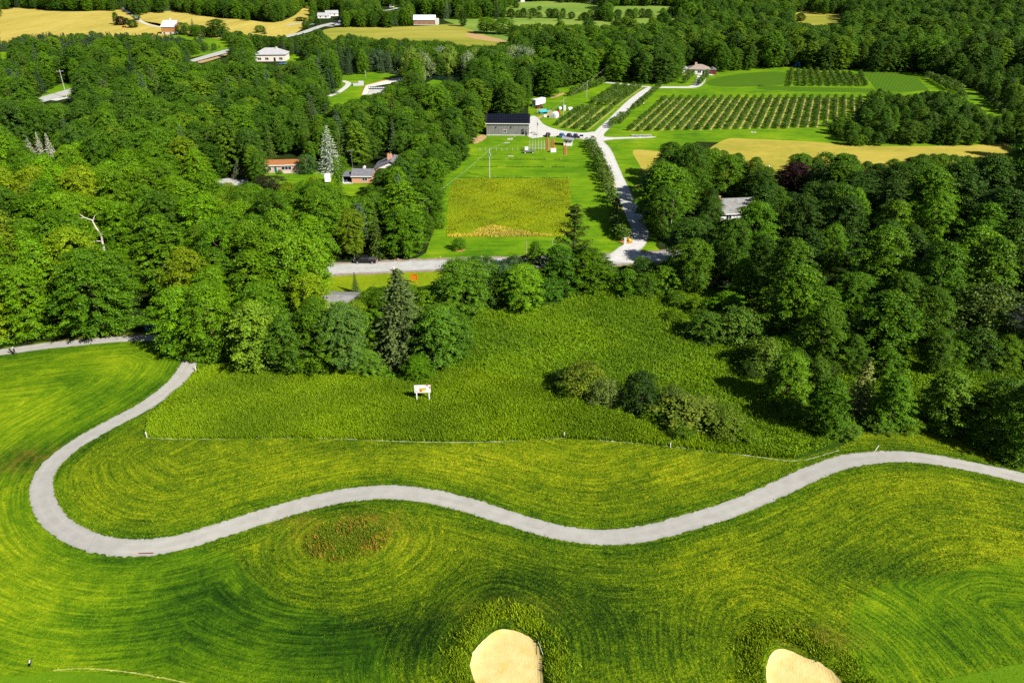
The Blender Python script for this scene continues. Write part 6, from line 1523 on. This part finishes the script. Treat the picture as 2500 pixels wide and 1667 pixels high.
# the rest of the woods: one object for the broadleaved mass, one for the conifers
protos = bpy.data.collections.new('tree_prototypes')
def far_proto(i, p, mat):
    V, Fq, vv = p['crown']
    o = bpy.data.objects.new('proto_%02d' % i, np_mesh('far_%02d' % i, V, [Fq], mat, fattr={'v': vv})); return o
def scatter(name, L, keys, mat, label):
    coll = bpy.data.collections.new(name + '_prototypes')
    for i, k in enumerate(keys): coll.objects.link(far_proto(i, PROTO[k], mat))
    return scatter_from(name, [(t[0], t[1], float(hgt(t[0], t[1])) - .1, t[3] / PROTO[k_]['R'], t[2] / PROTO[k_]['H'], i_) for t in L for i_ in [random.choice([i for i, k in enumerate(keys) if k[0] == t[4]])] for k_ in [keys[i_]]], coll, label)
def scatter_from(name, rows, coll, label):
    A = np.array(rows, float)
    me = bpy.data.meshes.new(name); me.vertices.add(len(A)); me.vertices.foreach_set('co', A[:, :3].astype(np.float32).ravel())
    at = me.attributes.new('idx', 'INT', 'POINT'); at.data.foreach_set('value', A[:, 5].astype(np.int32))
    at = me.attributes.new('scl', 'FLOAT_VECTOR', 'POINT'); at.data.foreach_set('vector', np.column_stack([A[:, 3], A[:, 3], A[:, 4]]).astype(np.float32).ravel())
    at = me.attributes.new('rot', 'FLOAT_VECTOR', 'POINT'); at.data.foreach_set('vector', np.column_stack([np.zeros(len(A)), np.zeros(len(A)), rng.uniform(0, 6.28, len(A))]).astype(np.float32).ravel())
    o = link(name, me)
    ng = bpy.data.node_groups.new(name, 'GeometryNodeTree')
    ng.interface.new_socket('Geometry', in_out='INPUT', socket_type='NodeSocketGeometry'); ng.interface.new_socket('Geometry', in_out='OUTPUT', socket_type='NodeSocketGeometry')
    gi = ng.nodes.new('NodeGroupInput'); go = ng.nodes.new('NodeGroupOutput'); ip = ng.nodes.new('GeometryNodeInstanceOnPoints'); ci = ng.nodes.new('GeometryNodeCollectionInfo')
    ci.inputs['Collection'].default_value = coll; ci.inputs['Separate Children'].default_value = True; ci.inputs['Reset Children'].default_value = True
    def na(nm, ty): n = ng.nodes.new('GeometryNodeInputNamedAttribute'); n.data_type = ty; n.inputs['Name'].default_value = nm; return [q for q in n.outputs if q.enabled and q.name == 'Attribute'][0]
    ng.links.new(gi.outputs[0], ip.inputs['Points']); ng.links.new(ci.outputs[0], ip.inputs['Instance']); ip.inputs['Pick Instance'].default_value = True
    ng.links.new(na('idx', 'INT'), ip.inputs['Instance Index']); ng.links.new(na('scl', 'FLOAT_VECTOR'), ip.inputs['Scale']); ng.links.new(na('rot', 'FLOAT_VECTOR'), ip.inputs['Rotation'])
    ng.links.new(ip.outputs[0], go.inputs[0])
    o.modifiers.new('scatter', 'NODES').node_group = ng
    tag(o, label, kind='stuff')
    return o
bl = [k for k in PROTO if k[0] in ('wood', 'bush', 'willow')]; cn = [k for k in PROTO if k[0] in ('spruce', 'pine')]
scatter('broadleaf_woodland', [t for t in REST if t[4] in ('wood', 'bush', 'willow')], bl, M_LEAF_FAR, 'distant mass of leafy trees between and beyond the fields')
scatter('conifer_woodland', [t for t in REST if t[4] in ('spruce', 'pine')], cn, M_NEEDLE_FAR, 'distant mass of dark conifers among the far woods')
fc = bpy.data.collections.new('orchard_prototypes')
for k, m in enumerate(FRUIT): fc.objects.link(bpy.data.objects.new('fruit_proto_%d' % k, m))
scatter_from('orchard_rows', [(f[0], f[1], 0, f[2], f[2] * random.uniform(.9, 1.15), j % 4) for j, f in enumerate(fruit[NF:])], fc, 'remaining fruit trees in the farther orchard rows')

# ---------------------------------------------------------------- grasses
def blades(name, n, polyg, hmin, hmax, wid, mat, label, lean=.35, dens=None, leafy=0.0, col=(.08, .17, .005), off=0.0, clump=1, res_attr=None):
    a = np.array(polyg); lo, hi = a.min(0), a.max(0)
    P = rng.uniform(lo, hi, (int(n * 2.2), 2)); P = P[inside(polyg, P[:, 0], P[:, 1])]
    if dens is not None: P = P[rng.uniform(size=len(P)) < dens(P[:, 0], P[:, 1])]
    P = P[:n]; m = len(P)
    z = hgt(P[:, 0], P[:, 1]) + off
    hv = rng.uniform(hmin, hmax, m) * (1 + .35 * np.sin(P[:, 0] * .55 + 2 * np.sin(P[:, 1] * .31)) * np.cos(P[:, 1] * .47))
    an = rng.uniform(0, 2 * np.pi, m); ln = np.abs(rng.normal(lean, lean * .5, m)) * hv
    wind = np.array([-.5, .35])
    dx = np.cos(an) * ln + wind[0] * hv * .35; dy = np.sin(an) * ln + wind[1] * hv * .35
    ta = rng.uniform(0, 2 * np.pi, m); w = wid * rng.uniform(.6, 1.4, m)
    tx, ty = np.cos(ta) * w, np.sin(ta) * w
    B0 = np.stack([P[:, 0] - tx, P[:, 1] - ty, z - .03], 1); B1 = np.stack([P[:, 0] + tx, P[:, 1] + ty, z - .03], 1)
    T1 = np.stack([P[:, 0] + dx + tx * .5, P[:, 1] + dy + ty * .5, z + hv], 1); T0 = np.stack([P[:, 0] + dx - tx * .5, P[:, 1] + dy - ty * .5, z + hv * .95], 1)
    V = np.stack([B0, B1, T1, T0], 1).reshape(-1, 3); Fq = np.arange(4 * m).reshape(-1, 4)
    v = np.clip(.5 + rng.normal(size=m) * .22 + .28 * np.sin(P[:, 0] * .21 + 1.7 * np.sin(P[:, 1] * .13)) * np.cos(P[:, 1] * .17 + .6), 0, 1)
    o = link(name, np_mesh(name, V, [Fq], mat, fattr={'v': v})); o.color = (*col, 1)
    return tag(o, label, kind='stuff')
M_BLADE = leaf_mat('grass_blade', rough=.6, spec=.15)
long_poly = [tuple(G(*p)[:2]) for p in [(520, 895), (600, 892), (830, 905), (1010, 935), (1100, 900), (1300, 930), (1500, 1010), (1700, 1060), (1950, 1120)] + [(1807, 1110), (1637, 1090), (1488, 1077), (1371, 1070), (1148, 1080), (957, 1077), (691, 1069), (480, 1072), (372, 1070), (353, 1060), (364, 1025), (395, 990), (440, 950), (490, 908)]]
long_poly = [(float(a), float(b)) for a, b in long_poly]
blades('meadow_grass', 230000, long_poly, .35, .8, .06, M_BLADE, 'long green meadow grass between wood and golf course', .35, col=(.12, .215, .002))
def leafy(name, n, polyg, size, hh, label, col, mat=M_LEAF, dens=None):
    a = np.array(polyg); P = rng.uniform(a.min(0), a.max(0), (int(n * 2.5), 2)); P = P[inside(polyg, P[:, 0], P[:, 1])]
    if dens is not None: P = P[rng.uniform(size=len(P)) < dens(P[:, 0], P[:, 1])]
    P = P[:n]; m = len(P)
    top = hh * (.6 + .4 * np.sin(P[:, 0] * .6 + 2 * np.sin(P[:, 1] * .45)) * np.cos(P[:, 1] * .52 + np.sin(P[:, 0] * .3)) + .25 * np.sin(P[:, 0] * 1.9) * np.sin(P[:, 1] * 2.1))
    z = hgt(P[:, 0], P[:, 1]) + np.maximum(.1, top) * rng.uniform(.45, 1.1, m)
    Nn = rng.normal(size=(m, 3)) * .5 + [0, 0, .9]
    V, Fq = leaf_quads(np.column_stack([P, z]), Nn, size)
    v = np.clip(.45 + rng.normal(size=m) * .2 + .25 * np.sin(P[:, 0] * .17 + 1.3 * np.sin(P[:, 1] * .21)), 0, 1)
    o = link(name, np_mesh(name, V, [Fq], mat, fattr={'v': v})); o.color = (*col, 1)
    return tag(o, label, kind='stuff')
weed_poly = [tuple(float(c) for c in S(*p)) for p in [(1010, 940), (1060, 880), (1140, 800), (1180, 735), (1300, 730), (1420, 690), (1560, 705), (1800, 716), (1980, 740), (2250, 780), (2400, 860), (2560, 900), (2560, 1146), (2350, 1070), (2230, 1048), (2109, 1056), (2040, 1090), (1945, 1122), (1700, 1070), (1500, 1015), (1300, 935), (1100, 905)]]
leafy('meadow_weeds', 320000, weed_poly, .30, .62, 'leafy weeds filling the upper meadow', (.105, .21, .002))
blades('meadow_stems', 40000, weed_poly, .5, 1.1, .05, M_BLADE, 'thin stems standing among the meadow weeds', .25, col=(.10, .19, .006))
# undergrowth along the wood edges
for nm, pl, n in [('wood edge by the upper path', [(-60, 850), (0, 846), (100, 828), (200, 818), (300, 808), (366, 800), (366, 780), (200, 790), (-60, 820)], 9000), ('near edge of the left wood', [(430, 868), (478, 884), (620, 900), (830, 905), (1010, 935), (1070, 880), (1160, 860), (1130, 740), (1000, 760), (900, 860), (430, 830)], 26000)]:
    leafy('undergrowth', n, poly_px(pl), .5, 1.0, 'low leafy undergrowth along the ' + nm, (.075, .175, .006))
# yellow grass plot
hay_poly = poly_px([(1112, 438), (1200, 437), (1391, 438), (1394, 500), (1396, 576), (1250, 579), (1091, 579), (1093, 522), (1099, 470)])
blades('yellow_grass', 70000, hay_poly, .12, .36, .08, M_BLADE, 'tall yellowing grass on the plot beside the drive', .4, col=(.185, .245, .003), dens=lambda x, y: np.clip(.62 + .3 * np.sin(x * .35 + np.sin(y * .5)) * np.cos(y * .28 + 1) + .25 * np.sin(x * 1.3) * np.sin(y * 1.1), .12, 1))
front = poly_px([(1092, 579), (1250, 579), (1380, 576), (1300, 572), (1270, 564), (1205, 550), (1165, 562), (1150, 572), (1092, 575)])
blades('straw_grass', 6000, front, .25, .6, .08, M_BLADE, 'pale straw coloured grass at the front of the yellow plot', .3, col=(.42, .36, .06))
# rough grass of the golf course: short tufts, taller round the bunkers and on the brown island
gpoly = [(-62, 55), (70, 55), (84, 100), (84, 128), (-62, 128)]
golf_in = [tuple(float(c) for c in S(*p)) for p in [(-150, 1700), (-150, 868), (0, 866), (200, 846), (370, 838), (432, 870), (500, 900)] + EDGE_PX[1:] + [(2230, 1052), (2350, 1075), (2500, 1146), (2660, 1190), (2660, 1700)]]
P1 = PATH[::3]; P2 = PATH2[::3]
def rough_d(x, y):
    d = np.minimum(dist_line(P1, x, y), dist_line(P2, x, y)); k = (d > 1.56).astype(float)
    for b in BUNK: k *= (bunk_sd(b, x, y) > .05)
    return k
ring = []
for bi, b in enumerate(BUNK):
    an = np.linspace(0, 2 * math.pi, 60)[:-1]
    ring = [(b[0] + 9.5 * math.cos(a), b[1] + 10 * math.sin(a)) for a in an]
    def dens(x, y, b=b): return np.clip(np.exp(-((bunk_sd(b, x, y) - 1.5) / 1.7) ** 2) * (.55 + .6 * np.sin(x * 1.1 + 2 * np.sin(y * .7)) * np.cos(y * 1.3)), 0, 1) * (bunk_sd(b, x, y) > .35)
    blades('bunker_fringe', 30000, ring, .14, .42, .06, M_BLADE, 'tall rough grass round the %s sand bunker' % ['central', 'right'][bi], .5, dens, col=(.13, .21, .003))
ip = [(isl[0] + 6.2 * math.cos(a), isl[1] + 4.4 * math.sin(a)) for a in np.linspace(0, 2 * math.pi, 40)[:-1]]
ip = [(float(a), float(b)) for a, b in ip]
blades('brown_rough', 14000, ip, .15, .45, .055, M_BLADE, 'patch of brownish rough grass beside the path hump', .5, lambda x, y: np.clip(1.0 - np.hypot((x - isl[0]) / 6.2, (y - isl[1]) / 4.4), 0, 1) * np.clip(.6 + .6 * np.sin(x * 1.3 + np.sin(y * 1.1)) * np.cos(y * 1.2), 0, 1), col=(.10, .16, .006))
blades('brown_seed_heads', 800, ip, .35, .65, .045, M_BLADE, 'russet seed heads on the brownish rough patch', .4, lambda x, y: np.clip(.35 + .6 * np.sin(x * .9) * np.sin(y * .8 + 1), 0, 1), col=(.22, .13, .02))

# short rough turf of the golf course
def grid_at(A, x, y):
    i0 = int(np.searchsorted(gx, -70.0001)); j0 = int(np.searchsorted(gy, 53.9999))
    u = np.clip((x + 70) / .5, 0, 331); v = np.clip((y - 54) / .5, 0, 155)
    a = u.astype(int); b = v.astype(int); fu = u - a; fv = v - b
    B = A[j0:j0 + 158, i0:i0 + 334]
    return B[b, a] * (1 - fu) * (1 - fv) + B[b, a + 1] * fu * (1 - fv) + B[b + 1, a] * (1 - fu) * fv + B[b + 1, a + 1] * fu * fv
def waves(x, y, k, seed):
    r = np.random.default_rng(seed); s = 0
    for i in range(7):
        a = r.uniform(0, 6.28); kk = k * r.uniform(.6, 1.7); s = s + np.sin(kk * (x * math.cos(a) + y * math.sin(a)) + r.uniform(0, 6.28) + 1.2 * np.sin(kk * .4 * (y * math.cos(a) - x * math.sin(a)) + i))
    return s / 3.2
def turf(n):
    lo, hi = np.array([-70, 55]), np.array([95, 131])
    P = rng.uniform(lo, hi, (n * 2, 2)); P = P[inside(golf_in, P[:, 0], P[:, 1])]
    d = rough_d(P[:, 0], P[:, 1]); P = P[(d > 0) & (rng.uniform(size=len(P)) < 1 - .65 * grid_at(FAIR, P[:, 0], P[:, 1]))][:n]; m = len(P); x, y = P.T
    u = grid_at(DP, x, y)
    fr = grid_at(FRNG, x, y); fa = grid_at(FAIR, x, y)
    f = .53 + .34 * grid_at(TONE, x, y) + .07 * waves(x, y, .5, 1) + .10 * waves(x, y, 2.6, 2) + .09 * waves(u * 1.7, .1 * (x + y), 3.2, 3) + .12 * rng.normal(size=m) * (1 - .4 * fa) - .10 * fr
    z = hgt(x, y); hv = rng.uniform(.05, .14, m) * (1 + .3 * waves(x, y, 1.1, 4)); hv = np.maximum(hv, .04)
    an = rng.uniform(0, 6.283, m); ln = np.abs(rng.normal(1.1, .5, m)) * hv
    dx = np.cos(an) * ln; dy = np.sin(an) * ln; ta = an + 1.57 + rng.normal(0, .4, m); w = .04 * rng.uniform(.6, 1.5, m); tx, ty = np.cos(ta) * w, np.sin(ta) * w
    V = np.stack([np.stack([x - tx, y - ty, z - .02], 1), np.stack([x + tx, y + ty, z - .02], 1), np.stack([x + dx + tx * .7, y + dy + ty * .7, z + hv], 1), np.stack([x + dx - tx * .7, y + dy - ty * .7, z + hv * .9], 1)], 1).reshape(-1, 3)
    return link('rough_turf', np_mesh('rough_turf', V, [np.arange(4 * m).reshape(-1, 4)], M_TUFT, fattr={'f': f, 'hue': np.clip(.45 * grid_at(HUE, x, y) + .65 * fa + .5 * fr, 0, 1), 'dry': np.clip(grid_at(DRY, x, y), 0, 1) * (rng.uniform(size=m) < .6)}))
t_ = NT('turf_blade')
M_TUFT = t_.done(t_.mix(t_.attr('dry'), t_.mix(t_.attr('hue'),
    t_.ramp(t_.attr('f'), ROUGH_RAMP),
    t_.ramp(t_.attr('f'), FAIR_RAMP)), (.17, .10, .016)), .8, .12, trans=.12)
tag(turf(170000), 'short rough turf of the golf course', kind='stuff')

# ---------------------------------------------------------------- light, sky, camera
w = bpy.data.worlds.new('World'); scene.world = w; w.use_nodes = True
nt = w.node_tree
SUN_EL = R_(39); SUN_AZ = math.atan2(.78, -.63)   # direction towards the sun: right and behind the camera
sky = nt.nodes.new('ShaderNodeTexSky'); sky.sky_type = 'NISHITA'; sky.sun_disc = False
sky.sun_elevation = SUN_EL; sky.sun_rotation = SUN_AZ; sky.air_density = 1.0; sky.dust_density = .6
nt.links.new(sky.outputs[0], nt.nodes['Background'].inputs[0]); nt.nodes['Background'].inputs[1].default_value = SKY
sd = bpy.data.lights.new('sun', 'SUN'); sd.energy = SUN; sd.angle = R_(.5); sd.color = (1, .95, .86)
so = bpy.data.objects.new('sun', sd); COL.objects.link(so)
d = Vector((.78 * math.cos(SUN_EL), -.63 * math.cos(SUN_EL), math.sin(SUN_EL))).normalized()
so.rotation_euler = (-d).to_track_quat('-Z', 'Y').to_euler(); so.location = (60, -60, 120)
cd = bpy.data.cameras.new('camera'); cd.sensor_width = 36; cd.lens = 36 * F / 2500; cd.clip_end = 9000; cd.clip_start = .5
co = bpy.data.objects.new('camera', cd); COL.objects.link(co); co.location = (0, 0, HC); co.rotation_euler = (math.pi / 2 - PITCH, 0, 0)
scene.camera = co
scene.view_settings.view_transform = 'Standard'; scene.view_settings.look = 'None'; scene.view_settings.exposure = EXPO; scene.view_settings.gamma = 1
scene.render.engine = 'CYCLES'
cy = scene.cycles
cy.max_bounces = 4; cy.diffuse_bounces = 2; cy.glossy_bounces = 1; cy.transmission_bounces = 2; cy.transparent_max_bounces = 4
cy.use_denoising = False
